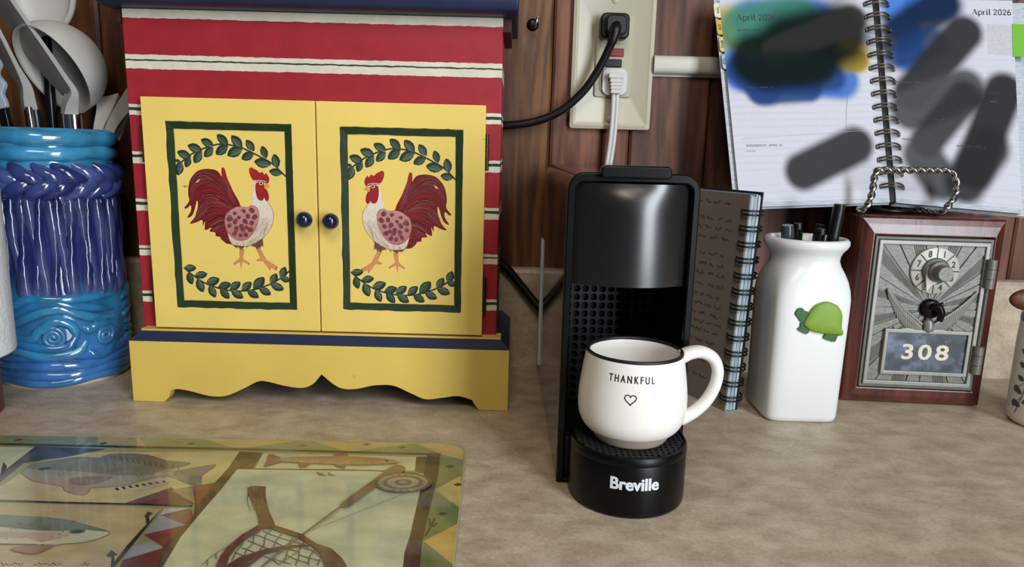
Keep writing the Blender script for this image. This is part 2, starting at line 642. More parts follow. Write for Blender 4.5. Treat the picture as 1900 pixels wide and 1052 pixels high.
MT['ivory_ink'] = mat('ivory_numerals', (216, 210, 188), .5)
MT['cupwhite'] = mat('speckled_white_stoneware', (226, 222, 208), .35, specks=(260, .72, (150, 140, 120)))
MT['leafgrey'] = mat('grey_leaf_print', (84, 86, 84), .45, noise=(300, .2))
MT['cuprim'] = mat('grey_blue_rim', (120, 132, 140), .35)
ART = {'rooster':{'tail':[(-5.8,161.4),(-0.2,173.7),(3.6,183.0),(5.4,190.4),(7.3,191.8),(8.2,189.6),(7.8,184.5),(11.0,188.7),(15.6,190.2),(22.1,190.1),(27.7,187.8),(32.4,182.8),(34.7,176.4),(35.4,170.0),(34.8,165.3),(37.2,161.6),(39.1,159.3),(37.2,158.8),(33.9,161.5),(34.0,156.9),(37.3,151.5),(33.5,153.1),(31.1,157.7),(29.2,164.2),(28.3,165.1),(28.3,160.5),(31.2,152.1),(35.5,147.0),(30.8,147.8),(25.6,150.1),(25.1,145.3),(23.2,149.1),(23.7,142.0),(18.5,144.2),(20.0,141.0),(15.7,140.4),(15.3,137.5),(12.0,136.9),(11.0,135.0),(7.2,131.8),(2.5,131.5),(-1.2,135.2),(-4.0,148.4)],'side':[(-0.2,173.7),(3.6,183.0),(5.4,190.4),(7.3,191.8),(8.2,189.6),(7.8,184.5),(4.5,178.4),(0.8,171.8)],'body':[(-23.9,180.9),(-18.3,181.5),(-16.2,173.3),(-14.2,163.1),(-10.5,160.8),(-4.0,161.5),(5.4,156.1),(7.3,148.6),(5.4,139.1),(2.5,131.5),(-5.0,130.1),(-10.7,130.5),(-17.3,133.6),(-22.9,137.6),(-27.6,143.0),(-30.5,149.5),(-31.4,155.2),(-30.4,160.3),(-27.3,165.5),(-24.9,168.4),(-24.4,175.8)],'wing':[(-19.7,157.3),(-18.0,161.1),(-14.2,162.4),(-10.5,160.8),(-4.0,161.3),(1.6,158.8),(5.9,154.3),(7.3,148.6),(5.4,141.0),(0.6,136.2),(-4.1,134.6),(-9.7,135.9),(-14.4,140.5),(-17.7,147.0),(-19.2,151.7)],'comb':[(-29.4,184.0),(-27.0,188.2),(-25.6,186.8),(-24.2,189.2),(-21.9,188.3),(-20.0,190.2),(-17.2,191.6),(-14.9,192.4),(-13.8,189.9),(-15.0,185.3),(-17.8,182.0),(-22.5,181.4),(-25.7,180.9),(-28.0,180.3)],'face':[(-24.8,180.0),(-21.1,181.0),(-18.8,179.7),(-18.5,174.1),(-19.8,168.5),(-22.1,166.8),(-24.3,167.9),(-24.8,172.6)],'wattle':[(-24.7,175.8),(-24.6,171.2),(-25.6,167.4),(-27.3,166.5),(-28.6,169.2),(-27.7,173.9),(-26.2,175.8)],'beak':[(-25.4,179.3),(-28.0,180.5),(-29.8,177.1),(-27.6,177.1),(-27.2,175.8),(-25.1,175.8)],'eye':[(-22.7,180.2)],'legs':[[(-19.7,129.0),(-16.4,128.6),(-19.8,120.8),(-16.5,119.0),(-17.0,118.0),(-21.7,118.2),(-27.0,110.5),(-27.9,113.4),(-31.8,110.9),(-33.2,113.8),(-24.5,119.3)],[(-7.0,127.2),(-3.2,127.5),(-3.0,120.3),(2.0,115.7),(1.5,114.7),(-3.2,117.0),(-3.7,111.0),(-5.1,117.4),(-10.3,114.8),(-10.8,116.0),(-5.6,119.8)]],'thighs':[[(-22.0,139.4),(-22.3,129.9),(-20.9,130.8),(-20.2,129.0),(-18.8,129.5),(-17.4,127.6),(-15.9,129.6),(-13.1,130.1),(-13.5,134.9)],[(-10.2,133.0),(-8.8,129.3),(-7.4,129.8),(-6.0,127.9),(-4.1,127.5),(-2.2,129.0),(-0.3,128.5),(2.5,131.0),(-0.3,133.3)]],'strokes':[[(-1.1,162.5),(2.6,170.0),(9.1,177.6),(18.4,183.4),(27.7,181.8),(32.4,173.6),(33.4,165.3)],[(-1.1,161.6),(3.5,168.2),(11.0,174.9),(20.3,178.8),(27.8,175.3),(30.6,166.1)],[(-0.2,160.6),(6.3,166.4),(14.7,171.3),(23.1,171.5),(27.8,166.0)],[(0.7,158.8),(9.1,163.7),(18.5,164.9),(25.0,161.3),(30.7,152.1)],[(1.6,157.0),(10.1,160.0),(18.5,159.3),(24.1,154.7),(32.6,148.2)],[(2.6,154.2),(11.0,155.3),(18.5,152.7),(23.2,149.1)],[(3.5,151.4),(11.0,151.6),(17.6,148.0),(21.4,144.3)],[(4.4,146.7),(11.0,145.9),(14.8,143.2),(18.6,142.3)],[(3.5,141.9),(9.1,141.1),(14.8,139.4)],[(2.5,137.2),(7.2,136.3),(11.0,136.0)],[(-1.6,163.4),(2.6,173.7),(9.1,183.2),(18.4,188.0),(27.7,186.4),(33.8,177.3)],[(-2.1,164.3),(1.7,172.8),(5.4,182.1)],[(-0.2,157.8),(7.3,160.8),(16.6,162.0),(24.1,158.5)],[(0.2,159.7),(7.3,164.6),(16.6,168.5),(24.1,167.8)]],'chest':[[(-28.4,152.9),(-26.4,147.8)],[(-26.0,153.4),(-23.3,147.5)],[(-23.7,151.6),(-20.2,144.8)],[(-21.3,153.1),(-19.4,145.4)],[(-19.5,150.8),(-16.7,145.7)],[(-27.5,147.7),(-24.0,141.8)],[(-24.7,146.9),(-22.7,140.0)],[(-22.4,145.5),(-19.6,137.8)],[(-19.1,144.2),(-15.6,139.1)],[(-23.8,141.7),(-21.8,135.7)],[(-20.5,139.4),(-17.8,132.6)],[(-17.2,139.5),(-13.7,131.8)],[(-14.9,136.7),(-12.9,131.5)],[(-18.2,135.7),(-15.4,129.7)],[(-12.6,134.9),(-9.0,128.0)],[(-26.1,149.7),(-24.1,142.0)],[(-20.0,147.9),(-17.2,142.8)]],'spots':[(-14.1,158.4),(-16.4,153.7),(-11.0,153.8),(-7.7,158.4),(-9.2,149.6),(-4.5,153.0),(-1.2,156.4),(-13.4,148.1),(-12.5,143.4),(-8.8,139.7),(-5.4,145.5),(-1.2,149.4),(2.6,152.3),(-1.2,143.7),(3.5,146.7),(-4.1,138.9),(0.2,140.0),(-6.9,143.6),(4.4,150.5),(-9.7,144.4)]},'vine':{'top':[(-43.1,190.4),(-36.6,196.4),(-28.1,202.5),(-17.9,206.9),(-7.8,209.6),(2.3,209.0),(10.7,206.8),(22.5,201.3),(32.7,195.7),(43.2,185.9)],'bot':[(-41.4,111.1),(-33.7,104.6),(-24.2,98.6),(-12.0,94.5),(0.2,93.1),(12.5,94.3),(24.7,98.2),(35.1,103.8),(44.1,111.1)],'leaves':[[(-30.7,199.1),(-41.2,203.0)],[(-21.7,204.3),(-32.7,208.1)],[(-12.5,208.2),(-22.1,212.9)],[(-1.1,209.5),(-9.4,217.0)],[(9.8,207.6),(1.8,216.5)],[(19.1,205.0),(13.2,213.5)],[(28.4,199.8),(25.3,209.1)],[(36.9,192.5),(34.6,203.3)],[(-38.6,195.5),(-41.9,184.6)],[(-31.5,199.4),(-35.0,191.0)],[(-22.2,203.9),(-28.2,194.5)],[(-12.9,207.0),(-20.0,199.4)],[(-1.4,208.9),(-10.9,201.6)],[(9.8,207.1),(-2.0,201.0)],[(18.8,203.7),(9.0,198.4)],[(31.8,195.2),(18.8,197.0)],[(40.3,188.4),(30.2,189.8)],[(-38.7,194.7),(-43.0,196.8)],[(-41.4,110.6),(-31.3,111.4)],[(-32.8,104.6),(-22.7,106.7)],[(-24.2,98.1),(-13.1,103.0)],[(-14.6,95.3),(-4.1,99.2)],[(-5.0,94.3),(3.7,100.6)],[(4.6,93.5),(12.5,100.9)],[(14.2,94.7),(22.9,105.2)],[(28.2,99.5),(33.3,108.5)],[(36.8,104.4),(40.2,114.2)],[(-38.3,107.1),(-35.5,97.5)],[(-31.1,102.0),(-26.9,91.4)],[(-21.6,96.9),(-17.3,87.2)],[(-12.9,94.5),(-5.9,86.6)],[(-4.1,93.3),(5.5,87.5)],[(9.0,93.7),(18.1,88.2)],[(18.6,95.7),(28.2,91.1)],[(28.2,99.2),(38.7,95.5)],[(36.0,104.7),(44.2,102.8)]]},'board':{'topline':[(-170.1,133.6),(-96.6,133.8),(-8.9,134.9),(79.3,136.1),(138.5,135.8),(203.2,135.9)],'trunkR':[(195.3,133.9),(203.9,137.9),(205.8,103.1),(205.7,58.7),(205.9,26.1),(207.5,2.8),(209.9,-34.7),(201.2,-35.1),(199.1,2.4),(197.9,15.1),(198.4,31.2),(197.2,80.2),(196.4,106.5)],'panelA':[(-57.4,57.4),(-56.6,66.2),(-53.6,80.6),(-54.2,105.9),(-49.9,123.2),(67.7,132.3),(70.1,107.2),(70.0,85.8),(28.5,57.8),(-41.8,57.0)],'panelL':[(-158.4,128.1),(-69.7,129.8),(-58.5,80.4),(-65.7,36.9),(-80.3,36.1)],'barL':[(-71.1,132.0),(-22.4,130.5),(-40.4,116.8),(-61.8,106.5),(-58.5,80.4),(-57.8,46.5),(-66.8,46.0),(-65.2,87.5)],'lineA':[(-96.9,55.6),(-42.3,57.7),(-5.8,57.2),(30.3,57.5),(69.1,57.1)],'panelB':[(-92.9,51.0),(-40.4,55.1),(30.0,55.1),(53.8,53.1),(53.5,28.4),(57.5,-3.2),(62.4,-25.8),(-24.7,-29.4)],'tri':[([(28.7,57.4),(46.6,79.0),(69.6,59.6)],(112,72,72)),([(48.3,75.5),(59.8,79.7),(69.6,59.6)],(165,140,105)),([(48.3,75.5),(70.0,86.7),(59.8,79.7)],(122,76,66)),([(59.0,79.7),(70.0,86.7),(72.7,59.8),(69.6,59.6)],(135,65,55)),([(54.5,53.9),(69.3,54.7),(56.0,46.2)],(190,190,190)),([(56.0,46.2),(69.7,53.9),(75.0,45.6),(74.1,37.3)],(124,62,58)),([(55.9,43.1),(56.0,46.2),(75.2,36.6),(57.1,25.7)],(150,155,158)),([(57.1,25.7),(74.8,35.9),(73.7,25.2),(72.7,15.0)],(122,62,58)),([(64.1,19.3),(73.0,13.7),(58.7,2.3),(57.6,15.0)],(150,158,160)),([(59.0,1.7),(73.3,13.1),(78.8,-3.0),(80.0,-17.5),(64.6,-18.2)],(112,56,52)),([(75.0,45.6),(73.7,25.2),(72.7,15.0),(78.8,-3.0),(77.4,25.3)],(75,55,45))],'trunk2':[(67.7,132.3),(81.3,131.4),(83.2,118.4),(76.1,105.5),(76.8,73.6),(77.0,51.9),(77.4,25.3),(81.5,-2.9),(83.8,-24.8),(80.0,-25.0),(78.8,-3.0),(74.7,18.4),(75.0,45.6),(69.6,59.6),(72.0,61.4),(70.0,86.7),(70.1,107.2)],'darkedge':[(53.4,53.9),(53.5,28.4),(54.1,14.8),(55.9,-2.6),(59.4,-18.4)],'center':[(76.3,105.5),(156.6,107.8),(196.4,106.5),(197.2,80.2),(198.4,31.2),(199.1,2.4),(201.2,-35.1),(52.9,-41.1),(74.2,-3.2),(77.5,25.4),(77.1,51.9),(77.3,80.7)],'panelC':[(87.3,107.2),(84.2,130.4),(188.6,130.9),(191.0,109.8),(132.8,108.8)],'barC':[(75.9,106.5),(69.9,131.8),(84.4,131.1),(85.6,107.1)],'barD':[(188.1,130.8),(195.1,131.3),(196.8,106.5),(190.1,109.8)],'cbline':[(75.9,106.5),(120.5,107.7),(156.5,108.2),(196.4,106.5)],'fish1':[(-54.3,92.9),(-54.2,105.9),(-43.8,110.7),(-32.9,116.6),(-18.1,116.5),(-15.7,122.0),(-5.5,123.8),(10.0,122.5),(26.7,114.9),(43.7,111.8),(32.5,102.9),(37.8,99.2),(43.4,102.6),(60.5,110.7),(58.4,94.6),(63.2,81.7),(52.4,84.8),(37.1,93.4),(24.0,85.0),(18.5,79.2),(3.7,75.7),(0.1,74.6),(1.1,66.0),(-12.4,70.4),(-18.5,76.3),(-38.0,81.5),(-48.6,88.4)],'fish1top':[(-54.2,105.9),(-43.8,110.7),(-32.9,116.6),(-18.1,116.5),(-2.1,117.4),(15.3,112.1),(31.7,102.9),(20.2,92.4),(-7.3,94.7),(-30.8,97.2),(-53.3,97.9)],'fish1belly':[(-48.6,88.4),(-38.0,81.5),(-18.5,76.3),(-12.4,70.4),(1.1,66.0),(0.1,74.6),(-9.3,77.7),(-18.6,84.5),(-32.7,86.5)],'fish1fin':[(-17.5,115.4),(-15.7,122.0),(-5.5,123.8),(10.0,122.5),(26.7,114.9),(43.7,111.8),(32.5,102.9),(18.1,110.2),(3.5,115.7)],'fish1tail':[(37.8,99.2),(43.4,102.6),(60.5,110.7),(58.4,94.6),(63.2,81.7),(52.4,84.8),(45.7,90.0)],'fish1pec':[(-19.0,84.5),(-17.5,88.3),(3.8,90.5),(1.7,81.9),(-6.0,77.9),(-13.6,79.2)],'fish1anal':[(9.0,75.1),(19.0,78.4),(28.2,85.3),(41.1,88.8),(41.2,81.4),(33.1,75.6),(21.8,73.2)],'finlines':[[(-15.1,121.0),(-10.1,115.3)],[(-10.7,119.9),(-5.7,114.0)],[(-6.2,118.9),(-1.4,112.8)],[(-1.8,117.9),(2.9,111.6)],[(2.6,116.9),(7.2,110.4)],[(7.0,115.9),(11.4,109.2)],[(11.4,114.9),(15.6,108.0)],[(15.7,113.9),(19.8,106.8)],[(20.1,112.9),(24.0,105.7)],[(24.4,111.9),(28.2,104.5)],[(28.7,110.9),(32.3,103.3)],[(33.0,109.9),(36.5,102.2)],[(37.2,108.9),(40.6,101.0)]],'anal':[[(14.2,76.3),(17.5,73.5)],[(17.5,77.7),(20.6,75.0)],[(20.8,79.2),(23.8,76.7)],[(24.1,80.6),(27.0,78.3)],[(27.4,82.1),(30.2,79.9)],[(30.7,83.6),(33.5,81.5)],[(34.1,85.1),(36.7,83.2)],[(37.5,86.6),(40.0,84.8)]],'eye1':[(-43.4,98.8)],'fish2':[(-68.0,39.8),(-30.3,41.0),(-14.4,40.3),(3.4,38.9),(22.2,33.2),(37.9,26.9),(37.7,22.0),(30.8,16.3),(18.3,13.1),(13.2,4.6),(-2.0,8.3),(4.8,11.8),(8.8,13.3),(-10.4,13.0),(-45.0,11.4)],'fish2top':[(-68.0,39.8),(-30.3,41.0),(-14.4,40.3),(3.4,38.9),(22.2,33.2),(37.9,26.9),(23.6,28.3),(11.4,26.3),(-5.4,26.9),(-21.7,28.9),(-58.9,28.5)],'fish2mid':[(-55.6,24.4),(-18.8,24.8),(-3.5,24.2),(11.8,25.6),(19.7,22.5),(9.7,15.3),(0.0,18.9),(-14.1,18.2),(-50.2,17.8)],'fish2fin':[(18.3,13.1),(13.2,4.6),(-2.0,8.3),(4.8,11.8),(10.2,13.4)],'eye2':[(21.2,26.4)],'fish3tail':[(92.3,108.5),(91.0,118.8),(89.0,127.4),(92.2,127.6),(100.7,121.6),(101.9,117.8)],'fish3':[(99.7,121.9),(113.7,125.0),(133.6,127.5),(148.6,127.5),(162.0,126.4),(171.8,124.1),(178.8,120.9),(171.0,117.7),(155.0,115.3),(136.8,114.8),(120.0,115.9),(102.2,117.0)],'fish3fins':[[(112.6,115.9),(120.9,116.0),(118.9,110.1),(114.9,109.8)],[(132.7,127.4),(132.7,131.2),(140.8,132.8),(143.0,127.6)],[(136.8,114.8),(144.1,114.6),(144.4,109.5),(138.3,112.2)]],'eye3':[(169.8,121.9)],'nethandle':[(92.9,78.9),(94.8,81.7),(103.1,81.2),(107.5,68.3),(115.0,52.3),(121.8,40.4),(124.2,35.4),(115.3,35.0),(111.0,45.9),(103.0,61.4),(95.7,72.0)],'hoopL':[(114.8,37.7),(109.4,27.0),(106.2,14.9),(106.1,6.1),(107.2,-1.7),(112.3,-19.2),(117.2,-19.0),(112.3,-1.5),(110.8,5.5),(110.8,13.5),(113.3,22.9),(117.7,32.8)],'hoopR':[(121.9,37.6),(131.4,33.4),(141.0,28.6),(151.5,19.6),(159.9,15.8),(167.4,7.3),(171.1,1.2),(178.1,-16.4),(165.7,-16.9),(160.2,0.7),(155.3,10.7),(148.8,17.8),(139.7,25.0),(129.7,29.8),(121.7,33.7)],'hooptop':[(114.8,37.7),(121.7,38.0),(124.8,33.1),(122.7,33.7),(118.2,32.8),(116.4,31.8)],'strut':[(112.3,-1.5),(116.1,5.8),(125.9,13.4),(133.9,16.7),(147.0,19.2),(148.4,17.4),(137.0,14.3),(127.6,8.7),(123.9,-1.0),(123.1,-8.2),(112.2,-8.7)],'net':[[(117.3,31.4),(116.0,25.6),(118.0,18.8),(117.0,13.0),(118.1,5.9)],[(123.1,32.6),(122.0,25.9),(124.0,18.3),(123.8,11.7)],[(129.9,29.3),(129.2,22.8),(129.8,15.2)],[(136.8,25.3),(136.7,19.7),(134.3,15.5)],[(113.0,18.6),(112.5,10.4),(113.3,2.5)],[(115.9,27.3),(122.2,24.2),(130.7,19.4),(137.3,14.8),(144.6,11.9)],[(118.8,31.0),(125.9,26.9),(134.2,23.0),(142.1,20.0),(147.9,16.1)],[(114.4,21.2),(121.8,17.3),(128.6,13.5)],[(113.7,14.5),(119.8,11.5),(123.7,9.3)],[(111.6,10.3),(119.6,5.9),(124.2,3.0)],[(144.2,20.9),(143.4,12.6),(138.0,1.4)],[(137.6,14.0),(138.9,6.8),(137.7,-0.3)],[(143.9,12.6),(145.5,7.1),(145.9,0.0)],[(151.7,13.8),(150.8,7.4),(152.4,0.3)],[(145.2,16.0),(151.1,13.0),(156.6,7.6)],[(132.1,5.7),(138.4,2.9),(143.5,0.8)],[(138.2,9.2),(145.4,4.8),(151.9,2.0)],[(144.4,9.4),(151.1,6.6),(157.4,4.5)],[(127.7,7.1),(132.4,5.0),(137.4,0.6)],[(156.6,6.1),(156.7,0.5)],[(103.1,9.1),(101.5,4.3),(100.3,-2.0)],[(106.1,14.1),(103.1,9.1),(104.9,3.7)],[(101.1,2.7),(102.9,-1.9)]],'rodgrip':[(153.7,60.0),(154.2,64.9),(165.3,91.2),(173.8,112.3),(178.7,115.7),(183.3,112.8),(183.6,107.8),(179.0,97.7),(172.5,89.7),(163.0,69.6),(158.8,59.1),(155.3,58.4)],'rod':[(154.2,59.5),(148.1,44.8),(141.7,29.2),(136.1,16.1),(130.4,-0.7),(123.8,-17.8)],'fline':[(196.2,87.3),(188.3,77.0),(167.6,55.9),(145.2,32.9)],'reel':[(185.3,91.4)],'leafbits':[[(127.3,104.5),(131.8,102.7),(135.3,99.4),(131.0,98.8)],[(134.9,104.5),(141.6,99.0),(136.0,100.0)]],'mush':[[(48.0,44.2),(47.2,49.6),(51.0,48.2),(50.6,44.4),(54.7,37.1),(53.6,35.5),(49.5,42.8)],[(48.8,5.0),(48.4,10.6),(54.0,6.5),(52.9,5.2),(58.0,-4.0),(56.3,-4.0),(52.2,3.9)],[(-69.4,96.9),(-75.0,106.7),(-68.7,101.0),(-64.2,93.3),(-63.6,87.6)]],'twigs':[[(209.8,51.0),(208.5,41.8),(206.6,31.7)],[(206.7,50.1),(208.3,40.4)],[(211.5,45.7),(209.3,41.1)]],'bordR':[([(204.1,136.7),(220.2,127.7),(220.8,104.9),(206.0,85.1),(205.8,103.1)],(112,122,78)),([(206.0,85.1),(220.3,104.9),(223.1,63.6)],(190,165,95)),([(206.3,82.5),(223.1,63.1),(223.3,45.6),(206.4,27.5),(205.7,58.7)],(105,118,72)),([(206.5,26.8),(222.9,45.2),(224.7,5.0)],(190,160,85)),([(206.6,26.1),(224.8,4.4),(225.9,-24.1),(209.1,-19.5),(207.5,2.8)],(100,115,70))],'bordT':[([(-44.5,159.2),(-19.4,160.9),(4.7,133.4),(-30.9,135.7)],(165,150,90)),([(-19.0,160.1),(20.3,159.7),(64.1,137.1),(4.7,133.4)],(110,125,85)),([(20.5,159.2),(99.9,151.7),(64.3,136.5)],(170,150,95)),([(64.3,136.5),(100.0,151.3),(113.6,152.1),(141.0,136.2)],(115,125,75)),([(113.7,151.7),(180.6,152.8),(141.0,136.0)],(175,150,92)),([(141.1,135.5),(180.7,152.3),(185.6,152.4),(203.0,137.8)],(110,122,72)),([(185.6,152.4),(206.2,154.4),(215.4,150.2),(219.2,142.2),(220.0,127.7),(203.5,137.1)],(180,155,100)),([(-114.9,159.6),(-44.2,158.7),(-30.9,135.7),(-98.1,136.1)],(120,128,85)),([(-204.2,158.7),(-114.9,159.6),(-98.1,136.1),(-183.5,135.3)],(165,150,90))],'diamonds':[(107.0,144.5),(150.6,149.7),(176.3,146.1),(-89.3,141.4),(-29.2,139.4),(29.8,143.1),(212.5,117.7),(219.6,92.4),(213.6,55.9)],'sig':[[(1.4,-2.8),(4.6,-5.4),(4.1,-3.2)],[(4.1,-3.6),(6.4,-4.9),(7.1,-4.4)],[(6.8,-4.4),(8.1,-4.4),(8.8,-3.9)],[(7.6,-2.5),(9.9,-3.8),(10.6,-3.3)],[(10.3,-3.3),(12.8,-5.1),(12.3,-2.8)],[(18.1,-3.9),(19.7,-4.3),(20.5,-3.8)],[(19.3,-2.0),(21.7,-3.7),(22.5,-3.3)],[(22.2,-2.8),(23.8,-3.2),(24.5,-2.7)],[(25.1,-3.6),(27.0,-4.4),(26.6,-2.1)],[(26.3,-1.7),(29.0,-3.9),(29.7,-3.4)],[(29.2,-2.5),(31.0,-3.3),(31.8,-2.8)],[(40.9,-2.9),(41.9,-2.4),(42.7,-1.9)],[(41.6,-1.0),(44.5,-3.6),(44.2,-1.3)]]},'turtle':{'shell':[(-8.8,83.8),(-4.6,93.0),(-0.8,98.0),(4.2,100.6),(8.6,101.2),(14.5,99.3),(18.4,95.8),(20.5,90.9),(21.0,86.4),(21.2,80.9),(22.5,75.5),(10.5,75.4),(0.6,76.7),(-4.0,78.4),(-7.4,81.1)],'head':[(-15.9,90.8),(-14.1,95.0),(-10.6,95.5),(-8.7,93.5),(-5.9,92.5),(-6.9,88.8),(-8.2,84.2),(-10.8,84.4),(-13.4,87.7)],'foot':[(-11.0,83.7),(-8.9,83.1),(-6.4,80.4),(-3.3,78.2),(-5.0,75.0),(-8.6,75.8),(-12.9,78.6),(-10.9,80.5)],'rear':[(10.5,75.6),(18.5,75.4),(17.8,69.6),(13.8,69.7),(8.2,71.9)],'tail':[(18.5,74.9),(23.0,76.6),(23.2,74.8),(19.1,74.0)]},'crock':{'ropes':[[(-112.1,70.2),(-100.6,72.5),(-83.3,78.6),(-60.7,77.1),(-37.6,76.8),(-9.7,76.0)],[(-111.6,60.3),(-99.9,64.8),(-84.1,71.6),(-67.4,74.7),(-47.9,70.9),(-26.1,66.3),(-9.0,63.1)],[(-110.8,51.9),(-100.1,57.1),(-82.0,64.6),(-69.3,68.5),(-57.4,69.0),(-44.5,63.3),(-27.0,57.6),(-10.0,55.8)],[(-107.4,46.6),(-85.5,44.8),(-77.7,51.8),(-65.0,58.3),(-53.3,55.8),(-48.5,49.4),(-47.7,42.1)],[(-110.5,40.5),(-98.8,40.1),(-82.0,37.0),(-64.5,34.7),(-53.6,37.1),(-47.5,44.9)],[(-112.1,31.7),(-98.0,33.0),(-78.6,29.0),(-58.3,28.9),(-45.9,31.6),(-39.5,39.3)],[(-42.7,51.5),(-34.2,48.6),(-27.5,51.8),(-10.7,49.9)],[(-38.8,30.3),(-30.2,24.1),(-19.5,26.2),(-10.5,33.2)]],'spirals':[(-66.9,44.9),(-21.6,41.7)]},'capsL':[(2.4,24.8,28.6,29.9,18.6,(215,180,70),0.85,0.75),(106.4,35.6,117.1,52.9,14.9,(220,185,70),0.9,0.75),(29.5,20.1,83.3,19.6,21.1,(70,125,215),0.9,0.68),(12.9,66.3,102.7,74.6,17.4,(60,110,190),0.95,0.68),(19.9,28.9,66.1,20.5,26.0,(62,125,98),0.92,0.75),(4.4,54.1,7.9,53.2,8.7,(90,140,215),0.8,0.9),(13.1,63.9,33.3,81.0,14.9,(38,68,125),0.95,0.75),(28.2,83.3,72.4,81.5,12.4,(35,65,120),0.95,0.68),(109.3,56.7,119.2,56.8,11.2,(150,130,45),0.9,0.75),(38.9,73.8,95.5,72.1,12.4,(25,50,95),0.8,0.9),(61.6,41.1,104.3,31.6,31.0,(8,20,16),0.97,0.9),(28.5,55.3,80.4,50.0,26.0,(8,20,16),0.97,0.75),(46.4,47.2,117.8,18.9,13.6,(40,42,40),0.95,0.68),(35.0,64.1,79.2,62.2,16.1,(10,26,24),0.9,1.05),(60.2,154.1,110.5,132.5,17.4,(52,52,54),0.98,0.68)],'capsR':[(19.7,8.3,26.6,52.3,14.9,(60,120,205),0.95,0.75),(36.7,8.1,57.3,5.3,13.6,(55,110,190),0.95,0.75),(19.0,30.5,56.4,5.3,17.4,(14,30,58),0.95,0.9),(15.1,50.2,46.0,39.6,14.9,(25,55,105),0.9,1.05),(25.1,84.8,73.0,30.2,16.7,(46,46,48),0.98,0.68),(22.9,100.8,71.1,79.6,18.6,(74,76,79),0.97,0.68),(35.2,127.3,70.7,86.7,14.9,(48,48,50),0.95,0.75),(30.3,140.8,44.7,160.9,18.6,(68,70,73),0.95,0.75),(104.1,80.6,74.0,149.6,17.4,(38,38,40),0.98,0.68),(89.1,130.2,66.1,161.7,18.6,(40,41,43),0.96,0.75),(2.1,43.2,8.9,40.6,7.4,(60,60,64),0.7,1.05)],'ink':{'aprL':(13.6,19.0),'aprL2':(49.4,16.4),'aprR':(80.8,13.2),'aprR2':(113.5,12.6),'wed':(10.7,131.4),'wed2':(43.1,129.2),'rings':[(130.8,6.1),(7.9,7.0),(133.7,169.7),(12.6,168.0)],'sticky':[(93.4,21.6),(113.7,48.8)],'thu':[(12.2,75.7),(13.7,126.6),(61.1,129.5)],'green':[(115.8,21.2),(114.6,49.7)],'tabR':(115.0,70.8),'tabs':[(117.3,70.8),(116.6,87.1),(115.8,103.3),(115.0,119.5),(114.4,134.1),(113.7,149.2)],'line':[(103.0,122.9),(111.6,74.7)]}}

# ================================================================ setting
wall = M()
wall.box(-800, 900, 9, 25, -60, 800)
wall_back = tag(wall.build('wall_back', MT['groove'], smooth=0), 'knotty pine plank wall behind the counter', kind='structure')
xs = [-800, -690, -590, -492, -390, -288, -172, -68, 32.5, 82.5, 108, 182, 284, 386, 488, 590, 692, 800, 900]
for i in range(len(xs) - 1):
    a, b = xs[i] + .5, xs[i + 1] - .5
    c = 2.2
    p = M()
    dy = ((i * 7) % 3) * .25
    p.prism([(a, 2.4), (a + c, dy), (b - c, dy), (b, 2.4), (b, 9), (a, 9)], 96.5, 780, 'z')
    p.build('plank', MT['pine'] if xs[i] < 32 else MT['redwood'], wall_back, smooth=0)

ct = M()
prof = [(-640, -38), (-640, -10), (-637, -3), (-630, 0), (0, 0), (0, -38)]
ct.prism([(y, z) for y, z in prof], -800, 900, 'x')
counter = tag(ct.build('countertop', MT['laminate'], smooth=30), 'beige mottled laminate countertop running along the pine wall', 'countertop', kind='structure')
bs = M()
bs.prism([(-13, 0), (-13, 94), (-11, 97), (-8, 98), (-.3, 98), (-.3, 0)], -800, 900, 'x')
tag(bs.build('backsplash', MT['laminate'], counter, smooth=30), None)

# ================================================================ rooster cabinet
O = (-155, -70, 0)
cab = thing('rooster_cabinet', 'small yellow and red striped wooden cabinet with rooster painted doors', 'cabinet', O)
b = M(O)
b.box(-304, -12, -119.5, -113, 58, 310)                     # face frame board, doors lie on it
b.box(-304, -297, -113, -24, 58, 310)
b.box(-19, -12, -113, -24, 58, 310)
b.box(-297, -19, -30, -24, 58, 310)
b.box(-297, -19, -113, -30, 58, 64)
b.box(-297, -19, -113, -30, 303, 310)
b.build('striped_body', MT['stripe'], cab, bevel=.6)
# scalloped base board, drawn after the cut-out curve
sc = [(-309, 0), (-309, 51.5), (-.8, 51.5), (-.8, 0), (-25, 0), (-27.5, 3.5), (-30.5, 8.5)]
sc += crom([(-30.5, 8.5), (-41.8, 11.4), (-55, 9.6), (-68.4, 8), (-80, 12.5), (-94.9, 18.9), (-110, 18.8), (-124, 15.6), (-134.7, 15), (-143, 18.2), (-153.5, 27)], 6)[1:]
sc += crom([(-153.5, 27), (-161, 18.4), (-170.1, 15), (-184, 16.4), (-198, 19.6), (-206, 19.4), (-218, 13), (-232.5, 6.4), (-246, 6), (-262, 9.8), (-272, 11.2), (-277.4, 10)], 6)[1:]
sc += [(-279.3, 4.5), (-282.5, .6), (-284, 0)]
m = M(O)
m.prism(sc, -136, -127, 'y')
m.build('base_front', MT['yellow2'], cab, smooth=50, bevel=.5)
for xa, xb in ((-309, -300), (-9.8, -.8)):
    m = M(O)
    m.prism([(-126.9, 0), (-126.9, 51.5), (-24, 51.5), (-24, 0), (-40, 0), (-48, 12), (-99, 12), (-107, 0)], xa, xb, 'x')
    m.build('base_side', MT['yellow2'], cab, smooth=0, bevel=.5)
m = M(O)   # navy chamfered moulding round the base
o_, i_ = [(-309, -136), (-.8, -136), (-.8, -24), (-309, -24)], [(-301.5, -128.5), (-8.3, -128.5), (-8.3, -24), (-301.5, -24)]
